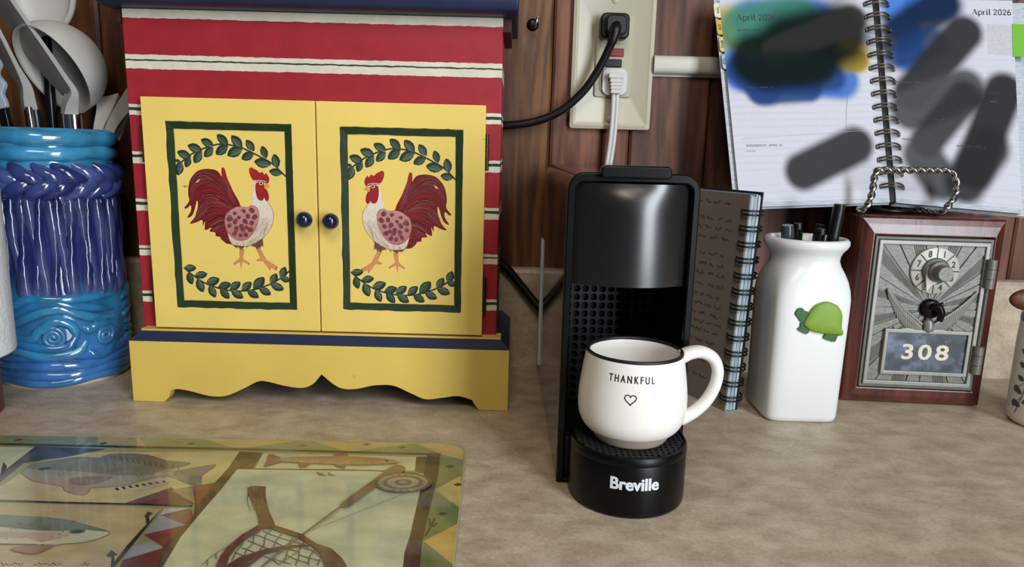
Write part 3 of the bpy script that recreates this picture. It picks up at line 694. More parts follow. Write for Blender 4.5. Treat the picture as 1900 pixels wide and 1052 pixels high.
m.add([(x, y, 51.6) for x, y in o_] + [(x, y, 58.6) for x, y in i_], [(0, 1, 5, 4), (1, 2, 6, 5), (2, 3, 7, 6), (3, 0, 4, 7), (3, 2, 1, 0), (4, 5, 6, 7)])
m.build('navy_moulding', MT['navy'], cab, smooth=0)
m = M(O)
m.box(-302, -8, -129, -113.2, 58.3, 60)
m.build('base_ledge', MT['yellow2'], cab, bevel=.4)
# overhanging navy top
m = M(O)
pr = [(-127, 310.2), (-131, 310.6), (-136, 312.2), (-138.5, 316), (-139, 320), (-138, 325), (-134, 328.5), (-128, 330), (-10, 330), (-10, 310.2)]
m.prism([(y, z) for y, z in pr], -315.5, -.2, 'x')
m.build('top_board', MT['navy'], cab, smooth=50, bevel=1.5, seg=3)
m = M(O)
m.box(-310.5, -5.5, -116, -24, 300, 310.1)
m.build('top_moulding', MT['shaded_return'], cab, bevel=.6)


def knob_mesh():
    pr = [(2.2, 0), (2.2, 3), (4.2, 4.2), (6, 6.6), (6.5, 9.4), (5.9, 12), (4.2, 14), (2, 15.1), (0.01, 15.4)]
    k = M()
    seg = 28
    v = []
    for r, h in pr:
        for i in range(seg):
            a = 2 * pi * i / seg
            v.append((r * cos(a), -h, r * sin(a)))
    f = []
    for q in range(len(pr) - 1):
        for i in range(seg):
            j = (i + 1) % seg
            f.append((q * seg + i, q * seg + j, (q + 1) * seg + j, (q + 1) * seg + i))
    k.add(v, f)
    return k


doors = []
for (x0, x1, fx0, fx1, fz0, fz1, kx, kz, hx) in ((-289.5, -155.4, -271, -174, 79, 226, -163.2, 153.5, -290.8),
                                               (-154.4, -23.6, -136, -41, 80.6, 225.3, -142.7, 152.8, -22.4)):
    z0, z1 = 61.6, 244.2
    d = M(O)
    ring_prism(d, [(x0, z0), (x1, z0), (x1, z1), (x0, z1)], [(fx0, fz0), (fx1, fz0), (fx1, fz1), (fx0, fz1)], -129, -119.7)
    d.box(fx0 - .2, fx1 + .2, -127.7, -119.9, fz0 - .2, fz1 + .2)
    door = d.build('door', MT['yellow'], cab, smooth=0, bevel=.5)
    doors.append((door, fx0, fx1, fz0, fz1))
    # painted green border in the routed edge of the panel, slightly hand-wobbled
    g, n = 5.4, 16
    w = random.Random(int(-x0))
    cs = [(fx0, fz0), (fx1, fz0), (fx1, fz1), (fx0, fz1)]
    ci = [(fx0 + g, fz0 + g), (fx1 - g, fz0 + g), (fx1 - g, fz1 - g), (fx0 + g, fz1 - g)]
    oo, ii = [], []
    for k in range(4):
        for q in range(n):
            t, j = q / n, (k + 1) % 4
            oo.append((cs[k][0] * (1 - t) + cs[j][0] * t + w.uniform(-.5, .5), cs[k][1] * (1 - t) + cs[j][1] * t + w.uniform(-.5, .5)))
            ii.append((ci[k][0] * (1 - t) + ci[j][0] * t + w.uniform(-.2, .2), ci[k][1] * (1 - t) + ci[j][1] * t + w.uniform(-.2, .2)))
    N = len(oo)
    f = M(O)
    v = [(x, -129.25, z) for x, z in oo] + [(x, -128.3, z) for x, z in ii] + [(x, -127.5, z) for x, z in ii] + [(x, -127.5, z) for x, z in oo]
    fc = []
    for k in range(N):
        j = (k + 1) % N
        fc += [(k, j, N + j, N + k), (N + k, N + j, 2 * N + j, 2 * N + k), (j, k, 3 * N + k, 3 * N + j), (3 * N + k, 2 * N + k, 2 * N + j, 3 * N + j)]
    f.add(v, fc)
    tag(f.build('panel_border', MT['green'], door, smooth=0), 'dark green painted border')
    knob_mesh().build('knob', MT['knob'], door, smooth=60, loc=(kx - O[0], -129 - O[1], kz - O[2]))
    for zc in (208.5, 95):
        h = M(O)
        for q in range(3):
            za = zc - 14 + q * 9.6
            h.tube([(hx, -125.5, za), (hx, -125.5, za + 9)], 1.7, 10)
        s_ = 1 if hx < -150 else -1
        h.box(hx - (.1 if s_ > 0 else 1.3), hx + (1.3 if s_ > 0 else .1), -125.5, -120, zc - 14, zc + 14)
        h.build('hinge', MT['brass'], door)


def paint_rooster(parent, cx, sx):
    A = ART['rooster']
    p = Paint(lambda u, v, h: (cx + u * sx, -127.7 - h, v), O, .004, .03)
    p.poly(A['tail'], (112, 22, 32), 3)
    p.poly(A['side'], (150, 34, 38), 3)
    cols = [(150, 34, 42), (80, 14, 22), (122, 54, 54), (140, 34, 40), (98, 66, 56), (74, 14, 22), (134, 78, 76)]
    r = random.Random(3)
    for i, s in enumerate(A['strokes']):
        for k in range(5):
            q = [(x + r.uniform(-1, 1) + (k - 2) * .5, y + r.uniform(-1, 1) + (k - 2) * .7) for x, y in s]
            p.line(q, r.uniform(.35, .9), cols[(i * 3 + k * 2) % 7], 5, 'both')
    for th in A['thighs']:
        p.poly(th, (112, 66, 70))
    for l in A['legs']:
        p.poly(l, (120, 66, 40))
        c = (sum(a for a, _ in l) / len(l), sum(bb for _, bb in l) / len(l))
        p.poly([(c[0] + (a - c[0]) * .93, c[1] + (bb - c[1]) * .95) for a, bb in l], (214, 142, 92))
    c = (sum(a for a, _ in A['body']) / len(A['body']), sum(bb for _, bb in A['body']) / len(A['body']))
    p.poly([(c[0] + (a - c[0]) * 1.02, c[1] + (bb - c[1]) * 1.015) for a, bb in A['body']], (120, 50, 46), 3)
    p.poly(A['body'], (214, 196, 168), 3, True, (232, 222, 216))
    for l in A['chest']:
        for k in range(4):
            q = [(x + r.uniform(-1.2, 1.2), y + r.uniform(-1.2, 1.2)) for x, y in l]
            p.line(q, r.uniform(.5, 1.1), ((140, 112, 90), (112, 78, 66), (160, 134, 108))[k % 3], 0, 'both')
    c = (sum(a for a, _ in A['wing']) / len(A['wing']), sum(bb for _, bb in A['wing']) / len(A['wing']))
    p.poly([(c[0] + (a - c[0]) * 1.03, c[1] + (bb - c[1]) * 1.03) for a, bb in A['wing']], (150, 76, 72), 3)
    p.poly(A['wing'], (176, 110, 108), 4, True, (198, 140, 136))
    for i, s in enumerate(A['spots']):
        for k in range(3):
            p.dot((s[0] + r.uniform(-.9, .9), s[1] + r.uniform(-.9, .9)), r.uniform(1.0, 2.1), ((132, 72, 78), (142, 82, 86), (116, 54, 62))[k], 8)
    for th in A['thighs']:
        for k in range(14):
            i = r.randrange(1, len(th) - 1)
            x, y = th[i]
            p.line([(x + r.uniform(-1, 1), y + 4), (x + r.uniform(-1.4, 1.4), y - 1.2)], .5, ((150, 112, 108), (96, 50, 56))[k % 2], 0, 'both')
    p.poly(A['comb'], (150, 24, 32), 3, True, (176, 36, 40))
    p.poly(A['beak'], (214, 164, 70))
    p.poly(A['wattle'], (156, 30, 34), 4)
    p.poly(A['face'], (160, 30, 34), 4)
    q = A['face']
    p.line([q[1], q[2], q[3], q[4], q[5]], .45, (128, 20, 26), 4)
    e = A['eye'][0]
    p.dot(e, 1.5, (226, 206, 190))
    p.dot((e[0] - .1, e[1]), .9, (40, 30, 28))
    p.line([(e[0] - 4.4, e[1] + 1.2), (e[0], e[1] + 2.2), (e[0] + 6, e[1] + 2)], .5, (230, 214, 205), 3)
    t = A['tail'][10]
    p.poly([(t[0] - 3, t[1] - 5), (t[0] - .4, t[1] - 6.4), (t[0] + 1.5, t[1] - 8.4), (t[0] - 1.2, t[1] - 8)], (214, 170, 120))
    return p.m.build('rooster_painting', MT['print'], parent, smooth=0, merge=False)


def paint_vine(parent, dx, part):
    A = ART['vine']
    p = Paint(lambda u, v, h: (dx + u, -127.7 - h, v), O, .004, .03)
    for s in (part,):
        p.line(A[s], 1.25, (40, 58, 44), 5)
    r = random.Random(9)
    for (b0, t0) in (A['leaves'][:18] if part == 'top' else A['leaves'][18:]):
        bx, bz, tx, tz = b0[0], b0[1], t0[0], t0[1]
        L = sqrt((tx - bx) ** 2 + (tz - bz) ** 2)
        ux, uz = (tx - bx) / L, (tz - bz) / L
        W = L * .31

        def leaf(f, w, o=0):
            return [(bx + ux * L * s * f - uz * (W * q * w + o), bz + uz * L * s * f + ux * (W * q * w + o)) for s, q in
                    ((0, .12), (.2, .7), (.45, 1), (.7, .85), (.9, .4), (1, 0), (.9, -.45), (.7, -.85), (.45, -1), (.2, -.7), (0, -.12))]
        p.poly(leaf(1, 1), (36, 54, 42))
        p.poly(leaf(.86, .55, W * .18), (86, 104, 88) if r.random() < .6 else (70, 88, 72))
        p.line([(bx, bz), (bx + ux * L * .8, bz + uz * L * .8)], .5, (30, 46, 36), 0)
    return p.m.build('vine_painting', MT['print'], parent, smooth=0, merge=False)


paint_rooster(doors[1][0], -88.5, 1)
for part in ('top', 'bot'):
    paint_vine(doors[1][0], -88.5, part)
paint_rooster(doors[0][0], -222.0, -1)
for part in ('top', 'bot'):
    paint_vine(doors[0][0], -222.9, part)

# ================================================================ ceramic crock
O = (-406, -65, 0)
crock = thing('utensil_crock', 'tall blue coil-built ceramic crock holding white kitchen utensils', 'crock', O)
LB, MB_, ND, SW = lin((62, 144, 186)), lin((58, 118, 180)), lin((42, 52, 112)), lin((50, 124, 166))


def cc(a, z):
    if z > 190:
        return LB
    if z > 78:
        return ND
    if z > 34:
        return SW
    return MB_


m = M(O)
pr = [(44, 0), (48.4, .2), (49.6, 2.5), (50, 12), (50, 34), (50, 78), (48.8, 100), (48.6, 140), (49, 160), (49.4, 192), (50, 210), (49, 217), (46.5, 219), (44.5, 217), (44, 205), (44, 12), (0.01, 10)]
m.lathe([(r, z) for r, z in pr], 72, (O[0], O[1]), colf=cc)
m.build('body', MT['glaze'], crock, smooth=60)
m = M(O)
m.lathe([(40, 0), (49.2, 0), (50.1, 1), (50.1, 3.2), (49, 3.4)], 72, (O[0], O[1]))
tag(m.build('foot_rim', MT['bisque'], crock), 'unglazed pale foot rim')
rr = random.Random(11)


def ringtube(z, r, rad_, col, n=90, wob=.8, k=3, ph=0):
    mm = M(O)
    pts = []
    for i in range(n):
        a = 2 * pi * i / n
        pts.append((O[0] + (rad_ + .5 * sin(5 * a + ph)) * cos(a), O[1] + (rad_ + .5 * sin(5 * a + ph)) * sin(a), z + wob * sin(k * a + ph) + .4 * wob * sin(7 * a + 2 * ph)))
    mm.tube(pts, [r * (1 + .07 * sin(9 * 2 * pi * i / n + ph)) for i in range(n)], 12, closed=True, col=col)
    return mm


for z, r_, ph in ((211, 7.2, 0.4), (198.5, 6.6, 1.9)):
    ringtube(z, r_, 47, LB if z > 205 else lin((64, 150, 196)), ph=ph).build('rim_coil', MT['glaze'], crock, smooth=80, merge=False)
# two rows of slanting plaited coils below the rim
br = random.Random(17)
for row in (0, 1):
    for k in range(20):
        mm = M(O)
        a0 = 18 * k + 9 * row + br.uniform(-2, 2)
        pts, rd = [], []
        for q in range(11):
            t = q / 10
            a = rad(a0 + 32 * t)
            z = (189.5 - 14.5 * t - 2.5 * sin(pi * t)) if row == 0 else (161.5 + 14 * t + 2.5 * sin(pi * t))
            R_ = 47.0 + 4.6 * sin(pi * t) + 1.2 * t
            pts.append((O[0] + R_ * cos(a), O[1] + R_ * sin(a), z))
            rd.append((1.6 + 4.6 * sin(pi * min(1, t * .92 + .05)) ** .7) * (1 + .06 * br.uniform(-1, 1)))
        mm.tube(pts, rd, 12, col=lin(((62, 76, 138), (46, 56, 116), (76, 90, 148), (56, 68, 128))[(k + row) % 4]))
        mm.build('plaited_coil', MT['glaze'], crock, smooth=80, merge=False)
# upright coils
nf = 42
jr = random.Random(21)
jit = [jr.uniform(-1.6, 1.6) for _ in range(nf)]
var = []
for q in range(5):
    mm = M()
    r = random.Random(q)
    n = 16
    pts, cols, rad_ = [], [], []
    for i in range(n):
        t = i / (n - 1)
        pts.append((0 + .4 * r.uniform(-1, 1), 1.5 * sin(4.5 * t + q * 1.3) + r.uniform(-.5, .5), 162 - 84 * t + (q - 2) * .8))
        rad_.append((4.1 + .75 * sin(7 * t + q * 2)) * (.55 if i in (0, n - 1) else 1))
    mm.tube(pts, rad_, 10, up=(1, 0, 0))
    c0, c1 = np.array(lin((34, 42, 98))), np.array(lin((92, 104, 152)))
    mm.c = []
    for i in range(n):
        t = i / (n - 1)
        w = max(0, min(1, .2 + .45 * (t ** 5) + .3 * sin(6 * t + q * 1.7)))
        mm.c += [tuple(c0 * (1 - w) + c1 * w)] * 10
    var.append(mm)
for i in range(nf):
    a = 360 * i / nf
    if i < 5:
        o = var[i].build('upright_coil', MT['glaze'], crock, smooth=80, merge=False)
        base_ = var[i]
        protos = (protos if i else []) + [o]
    else:
        o = protos[(i * 3) % 5].copy()
        COL.objects.link(o)
        o.parent = crock
    o.location = (.0482 * cos(rad(a + jit[i])), .0482 * sin(rad(a + jit[i])), 0)
    o.rotation_euler = (0, 0, rad(a + jit[i]))
# wave ropes and spirals
for s in range(3):
    for i, c in enumerate(ART['crock']['ropes']):
        mm = M(O)
        q = crom(c, 6)
        pts = [(O[0] + 49.8 * cos(rad(a + 120 * s)), O[1] + 49.8 * sin(rad(a + 120 * s)), z) for a, z in q]
        n = len(pts)
        mm.tube(pts, [4.3 * (.5 + .5 * min(1, 6 * min(k, n - 1 - k) / n)) for k in range(n)], 10, col=[lin((50, 132, 180)), lin((44, 116, 170)), lin((58, 140, 186))][i % 3])
        mm.build('wave_coil', MT['glaze'], crock, smooth=80, merge=False)
    for a0, z0 in ART['crock']['spirals']:
        mm = M(O)
        pts = []
        for k in range(54):
            th = 2.4 * 2 * pi * k / 53
            q = 1.0 + 8.0 * k / 53
            a = a0 + 120 * s + math.degrees(q * cos(th) / 50)
            pts.append((O[0] + 51.2 * cos(rad(a)), O[1] + 51.2 * sin(rad(a)), z0 + q * sin(th)))
        mm.tube(pts, 2.1, 8, col=lin((62, 128, 178)))
        mm.build('spiral_coil', MT['glaze'], crock, smooth=80, merge=False)
for z, r_, ph in ((27, 4.6, .3), (19, 4.8, 1.2), (11.5, 4.6, 2.4), (5.5, 4.2, 3.3)):
    ringtube(z, r_, 48.6, lin((58, 122 - int(z * .4), 182)), ph=ph, wob=1.0, k=4).build('foot_coil', MT['glaze'], crock, smooth=80, merge=False)

# ================================================================ utensils standing in the crock


def blade(path, widths, thick, wdir, name, mats, parent, mi=0):
    """flat tapered blade along a path; wdir: direction of its width; thick along the third axis"""
    mm = M(parent_off)
    P = [Vector(p) for p in crom(path, 5)]
    n = len(P)
    W = [w for (w,) in crom([(w,) for w in widths], 5)]
    T = thick if isinstance(thick, (list, tuple)) else None
    TT = [t for (t,) in crom([(t,) for t in T], 5)] if T else [thick] * n
    v = []
    for i in range(n):
        t = (P[min(i + 1, n - 1)] - P[max(i - 1, 0)]).normalized()
        wv = Vector(wdir)
        wv = (wv - t * wv.dot(t)).normalized()
        nv = t.cross(wv)
        for a, bq in ((0, -.5), (.06, -.5), (.94, -.5), (1, -.5), (1, .5), (.94, .5), (.06, .5), (0, .5)):
            v.append(tuple(P[i] + wv * (W[i] * a) + nv * (TT[i] * bq)))
    f = []
    for i in range(n - 1):
        for k in range(8):
            l = (k + 1) % 8
            f.append((i * 8 + k, i * 8 + l, (i + 1) * 8 + l, (i + 1) * 8 + k))
    f += [tuple(range(7, -1, -1)), tuple(range((n - 1) * 8, n * 8))]
    mm.add(v, f)
    return mm.build(name, mats, parent, smooth=35, bevel=.7)


def handle_tube(p0, p1, r0, r1, mats, name, parent, flat=1):
    mm = M(parent_off)
    mm.tube([tuple(np.array(p0) * (1 - t) + np.array(p1) * t) for t in (0, .25, .5, .75, 1)], [r0 + (r1 - r0) * t for t in (0, .25, .5, .75, 1)], 20, flat=flat)
    return mm.build(name, mats, parent, smooth=50)


# white turner seen edge on
parent_off = (-381, -70, 14)
t1 = thing('turner', 'white turner with polished steel ferrule at the front of the crock', 'utensil', parent_off, group=None)
blade([(-382, -66, 230), (-380.5, -66, 238), (-377.5, -66, 250), (-385, -66, 263), (-398, -66, 284), (-411, -66, 304), (-428, -66, 331), (-440, -66, 350)],
      [9, 13, 19, 30, 40, 44, 44, 40], [11, 9, 5.2, 3.8, 3.4, 3.2, 3.2, 2.8], (-.76, .65, 0), 'turner_blade', MT['grey_silicone'], t1)
m = M(parent_off)
m.tube([(-382, -66, 206), (-382, -66, 231)], [8, 8], 24, flat=.8)
m.build('ferrule', MT['steel'], t1, smooth=50)
handle_tube((-390, -62, 14), (-382, -66, 207), 5.5, 6.5, MT['steel'], 'handle', t1)
# second turner behind it on the left
parent_off = (-418, -70, 14)
t2 = thing('turner', 'pale grey turner with dark handle leaning left beside the front turner', 'utensil', parent_off)
blade([(-413, -70, 232), (-414, -70, 243), (-415, -70, 254), (-422, -70, 270), (-433, -70, 296), (-446, -70, 326), (-455, -70, 346)],
      [8, 9, 10, 22, 34, 38, 34], [10, 9, 7, 3.8, 3.2, 3, 2.8], (-.76, .65, 0), 'turner_blade', MT['grey_silicone'], t2)
handle_tube((-402, -66, 14), (-412.5, -70, 234), 5, 6.8, MT['blackhandle'], 'handle', t2, .7)
m = M(parent_off)
m.tube([(-410.5, -75.6, 217), (-411.5, -76, 236)], [2.6, 2.6], 10)
m.build('steel_inlay', MT['steel'], t2)
# pasta server with a wavy edge
parent_off = (-428, -74, 14)
t3 = thing('pasta_server', 'pale blue-white pasta server with wavy edge at the crock\'s left side', 'utensil', parent_off)
mm = M(parent_off)
oc = [(-466, 236), (-430, 234), (-427, 240), (-429, 246), (-426, 254), (-431, 262), (-428, 270), (-433, 280), (-431, 288), (-436, 298), (-440, 312), (-446, 320), (-470, 326)]
mm.prism(crom(oc, 4, True), -82, -77, 'y')
mm.build('server_head', MT['bluegrey'], t3, smooth=40, bevel=1.2)
mm = M(parent_off)
mm.prism([(-431, 206), (-424, 206), (-428, 237), (-436, 237)], -81.5, -76, 'y')
mm.build('neck', MT['blackhandle'], t3, bevel=1)
handle_tube((-414, -60, 14), (-428, -78, 208), 4.5, 5, MT['blackhandle'], 'handle', t3, .6)
# ladle
parent_off = (-388, -46, 14)
t4 = thing('ladle', 'white ladle with round bowl turned forward at the back of the crock', 'utensil', parent_off)
c0, R0 = np.array((-407, -44, 270)), 41
nrm = Vector((-.40, -.76, -.50)).normalized()
e1 = nrm.orthogonal().normalized()
e2 = nrm.cross(e1)
mm = M(parent_off)
prf = [(R0 * sin(rad(a)), -R0 * cos(rad(a))) for a in range(4, 96, 6)] + [((R0 - 2) * sin(rad(a)), -(R0 - 2) * cos(rad(a))) for a in range(93, 0, -6)]
seg = 48
v = []
for r_, h in prf:
    for k in range(seg):
        a = 2 * pi * k / seg
        p = Vector(c0) + e1 * (r_ * cos(a)) + e2 * (r_ * sin(a)) + nrm * h
        v.append(tuple(p))
f = []
for q in range(len(prf) - 1):
    for k in range(seg):
        l = (k + 1) % seg
        f.append((q * seg + k, q * seg + l, (q + 1) * seg + l, (q + 1) * seg + k))
mm.add(v, f)
mm.build('ladle_bowl', MT['white_silicone'], t4, smooth=60)
blade([(-380, -40, 205), (-379, -38, 220), (-380, -30, 236), (-386, -20, 246)], [8, 9, 15, 20], [7, 6, 5, 4], (1, 0, 0), 'neck', MT['white_silicone'], t4)
handle_tube((-388, -48, 14), (-380, -40, 206), 4.5, 5, MT['blackhandle'], 'handle', t4)
# spoon whose round head shows above the ladle
parent_off = (-412, -40, 14)
t5 = thing('serving_spoon', 'white serving spoon rising highest behind the ladle', 'utensil', parent_off)
mm = M(parent_off)
prf = [(sin(rad(a)), cos(rad(a))) for a in range(2, 100, 8)]
v, f = [], []
for sx_, h_ in prf:
    for k in range(36):
        a = 2 * pi * k / 36
        v.append((-425 + 28 * sx_ * cos(a), -20 + 11 * h_ , 338 + 36 * sx_ * sin(a)))
nq = len(prf)
for sx_, h_ in prf[::-1]:
    for k in range(36):
        a = 2 * pi * k / 36
        v.append((-425 + 26 * sx_ * cos(a), -22 + 10.5 * h_, 338 + 34 * sx_ * sin(a)))
for q in range(2 * nq - 1):
    for k in range(36):
        l = (k + 1) % 36
        f.append((q * 36 + k, q * 36 + l, (q + 1) * 36 + l, (q + 1) * 36 + k))
mm.add(v, f)
mm.build('spoon_bowl', MT['white_silicone'], t5, smooth=60)
handle_tube((-418, -40, 14), (-426, -22, 306), 3.6, 4.6, MT['blackhandle'], 'handle', t5)
# spatula leaning to the right, behind the cabinet edge
parent_off = (-372, -54, 14)
t6 = thing('spatula', 'grey spatula leaning right in the dark gap behind the cabinet', 'utensil', parent_off)
blade([(-368, -48, 208), (-362, -46, 226), (-352, -42, 246), (-343, -38, 262), (-330, -34, 284)], [8, 9, 14, 28, 34], [8, 6, 4, 3, 2.6], (.62, .1, -.4), 'blade', MT['grey_silicone'], t6)
handle_tube((-392, -54, 14), (-367, -48, 210), 4.5, 5, MT['blackhandle'], 'handle', t6)
parent_off = (-374, -40, 14)
t7 = thing('slotted_spoon', 'white slotted spoon tilting right just above the grey spatula', 'utensil', parent_off)
blade([(-366, -34, 212), (-358, -30, 236), (-350, -26, 258), (-338, -22, 284), (-322, -18, 306)], [7, 8, 12, 28, 26], [7, 6, 4, 3, 2.6], (.62, .1, -.4), 'blade', MT['white_silicone'], t7)
handle_tube((-400, -48, 14), (-365, -34, 214), 4.2, 4.6, MT['blackhandle'], 'handle', t7)

# ================================================================ paper towel roll on its wooden holder
hold = thing('towel_holder', 'brown wooden paper towel holder at the left edge of the counter', 'towel holder', (-431, -178, 0))
m = M()
m.lathe([(0.01, 0), (36.5, 0), (37.6, 1.5), (37.6, 38), (36.4, 44), (34, 47.5), (0.01, 47.5)], 56)
m.build('base', MT['oak'], hold, smooth=45)
m = M()
m.lathe([(8, 47.4), (8, 330), (12, 334), (13, 342), (8, 350), (0.01, 352)], 28)
m.build('post', MT['oak'], hold, smooth=45)
roll = thing('paper_towel_roll', 'white quilted paper towel roll on the wooden holder', 'paper towel', (-431, -178, 48))
m = M()
m.lathe([(20, 0), (48.6, 0), (49.6, .6), (50, 2), (50, 277), (49, 279), (20, 279), (20, 0)], 96)
m.build('paper', MT['towel'], roll, smooth=50)
m = M()
m.lathe([(8.6, -.3), (20, -.3), (20, 279.4), (8.6, 279.4), (8.6, -.3)], 40)
m.build('cardboard_core', mat('cardboard', (150, 118, 84), .8), roll, smooth=50)
m = M()
for k in range(18):                                   # loose outer sheet edge
    a0 = rad(-60 + k * 4)
    m.add([(50.35 * cos(a0), 50.35 * sin(a0), 2), (50.35 * cos(a0 + rad(4)), 50.35 * sin(a0 + rad(4)), 2), (50.35 * cos(a0 + rad(4)), 50.35 * sin(a0 + rad(4)), 277), (50.35 * cos(a0), 50.35 * sin(a0), 277)], [(0, 1, 2, 3)])
m.build('loose_sheet', MT['towel'], roll, smooth=50)

# ================================================================ glass cutting board
O = (-250, -370, 0)
board = thing('cutting_board', 'glass cutting board printed with fish and a landing net', 'cutting board', O)
bx0, bx1, by0, by1 = -470, -29, -540, -214


def yaw(p, a=1.2, c=(-30, -214)):
    x, y = p[0] - c[0], p[1] - c[1]
    return (c[0] + x * cos(rad(a)) - y * sin(rad(a)), c[1] + x * sin(rad(a)) + y * cos(rad(a)))


ol = [(x, y) for x, y in rrect(bx0, bx1, by0, by1, 13, 8)]
ol = [yaw(p) for p in ol]
m = M(O)
m.prism(ol, 1.2, 4.9, 'z')
m.build('glass_slab', mat('tempered_glass_back_paint', (176, 174, 140), .12, coat=.6, noise=(30, .12)), board, smooth=0, bevel=.6)
for fx, fy in ((-455, -228), (-45, -232), (-455, -524), (-45, -524)):
    f = M(O)
    f.lathe([(0.01, 0), (5, 0), (5, 1.25), (0.01, 1.25)], 16, (fx, fy))
    f.build('rubber_foot', MT['black_rubber'], board)


def clip(poly, pad=0.0):
    """keep the part of a polygon that lies on the board"""
    cs = [yaw(c) for c in rrect(bx0 + pad, bx1 - pad, by0 + pad, by1 - pad, 13 - pad, 6)]
    cs = [(x - O[0], y - O[1]) for x, y in cs]
    out = list(poly)
    for i in range(len(cs)):
        a, b_ = cs[i], cs[(i + 1) % len(cs)]
        if abs(a[0] - b_[0]) + abs(a[1] - b_[1]) < 1e-6:
            continue

        def side(p):
            return (b_[0] - a[0]) * (p[1] - a[1]) - (b_[1] - a[1]) * (p[0] - a[0])
        res = []
        for k in range(len(out)):
            p, q = out[k - 1], out[k]
            sp, sq = side(p), side(q)
            if (sp < 0) != (sq < 0):
                t = sp / (sp - sq)
                res.append((p[0] + (q[0] - p[0]) * t, p[1] + (q[1] - p[1]) * t))
            if sq >= 0:
                res.append(q)
        out = res
        if len(out) < 3:
            return []
    return out


A = ART['board']


def board_print(name, draw):
    p = Paint(lambda u, v, h: (u + O[0], v + O[1], 4.9 + h), O, .004, board_print.h)
    draw(p)
    board_print.h = p.h + .004
    return p.m.build(name, MT['glassprint'], board, smooth=0, merge=False)


board_print.h = .03


def pc(p, pts, col, n=0, col2=None, axis=1):
    if n:
        pts = crom(pts, n, True)
    q = clip(pts, .4)
    if len(q) > 2:
        p.poly(q, col, 0, True, col2, axis)


def d1(p):
    pc(p, [yaw((x, y)) for x, y in ()] or [(-230, -200), (230, -200), (230, 170), (-230, 170)], (150, 150, 100))
    for poly, col in A['bordT'] + A['bordR']:
        pc(p, poly, tuple(c + 8 for c in col))
    for d in A['diamonds']:
        pc(p, [(d[0] - 3.2, d[1]), (d[0], d[1] + 2.4), (d[0] + 3.2, d[1]), (d[0], d[1] - 2.4)], (66, 62, 40))


board_print('border_print', d1)


def d2(p):
    pc(p, A['panelL'], (196, 206, 180))
    pc(p, A['panelA'], (206, 192, 132), 0, (196, 184, 130))
    pc(p, A['panelB'], (198, 180, 128), 0, (190, 170, 118))
    pc(p, A['center'], (204, 208, 168), 0, (192, 198, 168))
    pc(p, A['panelC'], (208, 202, 152))
    pc(p, A['barC'], (98, 72, 52))
    pc(p, A['barD'], (106, 82, 62))
    p.line(A['cbline'], .9, (78, 60, 44))
    pc(p, A['barL'], (62, 58, 62))
    for poly, col in A['tri']:
        pc(p, poly, col)
    pc(p, A['trunk2'], (86, 66, 48))
    pc(p, A['trunkR'], (78, 54, 40), 0, (60, 46, 42))
    pc(p, A['darkedge'], (60, 44, 40))
    for l, w in ((A['topline'], 3.2), (A['lineA'], 1.9)):
        q = [c for c in l if c[0] > -212]
        p.line(q, w, (46, 38, 30))
    for t in A['mush']:
        pc(p, t, (48, 40, 34))
    for t in A['twigs']:
        p.line(t, 1.3, (70, 56, 44))
    for t in A['leafbits']:
        pc(p, t, (104, 96, 62))
    for t in A['sig']:
        p.line(t, .5, (70, 62, 46), 0)


board_print('panel_print', d2)


def d3(p):
    r = random.Random(2)
    pc(p, A['fish1'], (166, 164, 138), 3, (150, 150, 128))
    pc(p, A['fish1top'], (132, 132, 104), 3, (120, 122, 100))
    pc(p, A['fish1belly'], (176, 150, 126), 3)
    pc(p, A['fish1fin'], (126, 116, 104), 2)
    pc(p, A['fish1tail'], (120, 112, 108), 2)
    pc(p, A['fish1pec'], (140, 122, 102), 3)
    pc(p, A['fish1anal'], (196, 186, 150), 2)
    for l in A['finlines']:
        p.line(l, .45, (72, 68, 66), 0)
    for l in A['anal']:
        p.line(l, 1.5, (54, 56, 56), 0)
    e = A['eye1'][0]
    p.dot(e, 3.6, (70, 72, 58), 14, 2.6)
    p.dot(e, 2.3, (26, 28, 26), 14, 1.7)
    p.line(A['fish1'] + A['fish1'][:1], .35, (92, 84, 70), 3)
    for k in range(60):
        a, t = r.choice(A['fish1top']), r.random()
        x, y = e[0] + 14 + r.uniform(0, 80), e[1] + r.uniform(-9, 5)
        p.dot((x, y), r.uniform(.3, .8), (118, 116, 92), 6)
    pc(p, A['fish2'], (206, 200, 164), 2)
    pc(p, A['fish2top'], (98, 116, 84), 2, (122, 134, 104))
    pc(p, A['fish2mid'], (186, 150, 122), 2, (196, 176, 144))
    pc(p, A['fish2fin'], (160, 122, 98), 2)
    q = [c for c in A['fish2'] if c[0] > -215]
    p.line(q[1:-1], .4, (96, 92, 70), 3)
    e = A['eye2'][0]
    p.dot(e, 4.4, (84, 96, 62), 14, 2.4)
    p.dot(e, 3, (30, 34, 24), 14, 1.7)
    for k in range(70):
        x, y = e[0] - r.uniform(6, 130), e[1] + r.uniform(-16, 12)
        if x > -212:
            p.dot((x, y), r.uniform(.25, .7), (84, 84, 66), 6)
    pc(p, A['fish3tail'], (140, 90, 66), 0)
    pc(p, A['fish3'], (184, 152, 98), 2, (166, 128, 80))
    for f in A['fish3fins']:
        pc(p, f, (150, 100, 58))
    p.dot(A['eye3'][0], 1.3, (60, 40, 24))
    x0, y0 = A['fish3'][0]
    for k in range(60):
        p.dot((x0 + r.uniform(2, 86), y0 + r.uniform(-6, 3) - .4), r.uniform(.2, .45), (120, 80, 44), 5)


board_print('fish_print', d3)


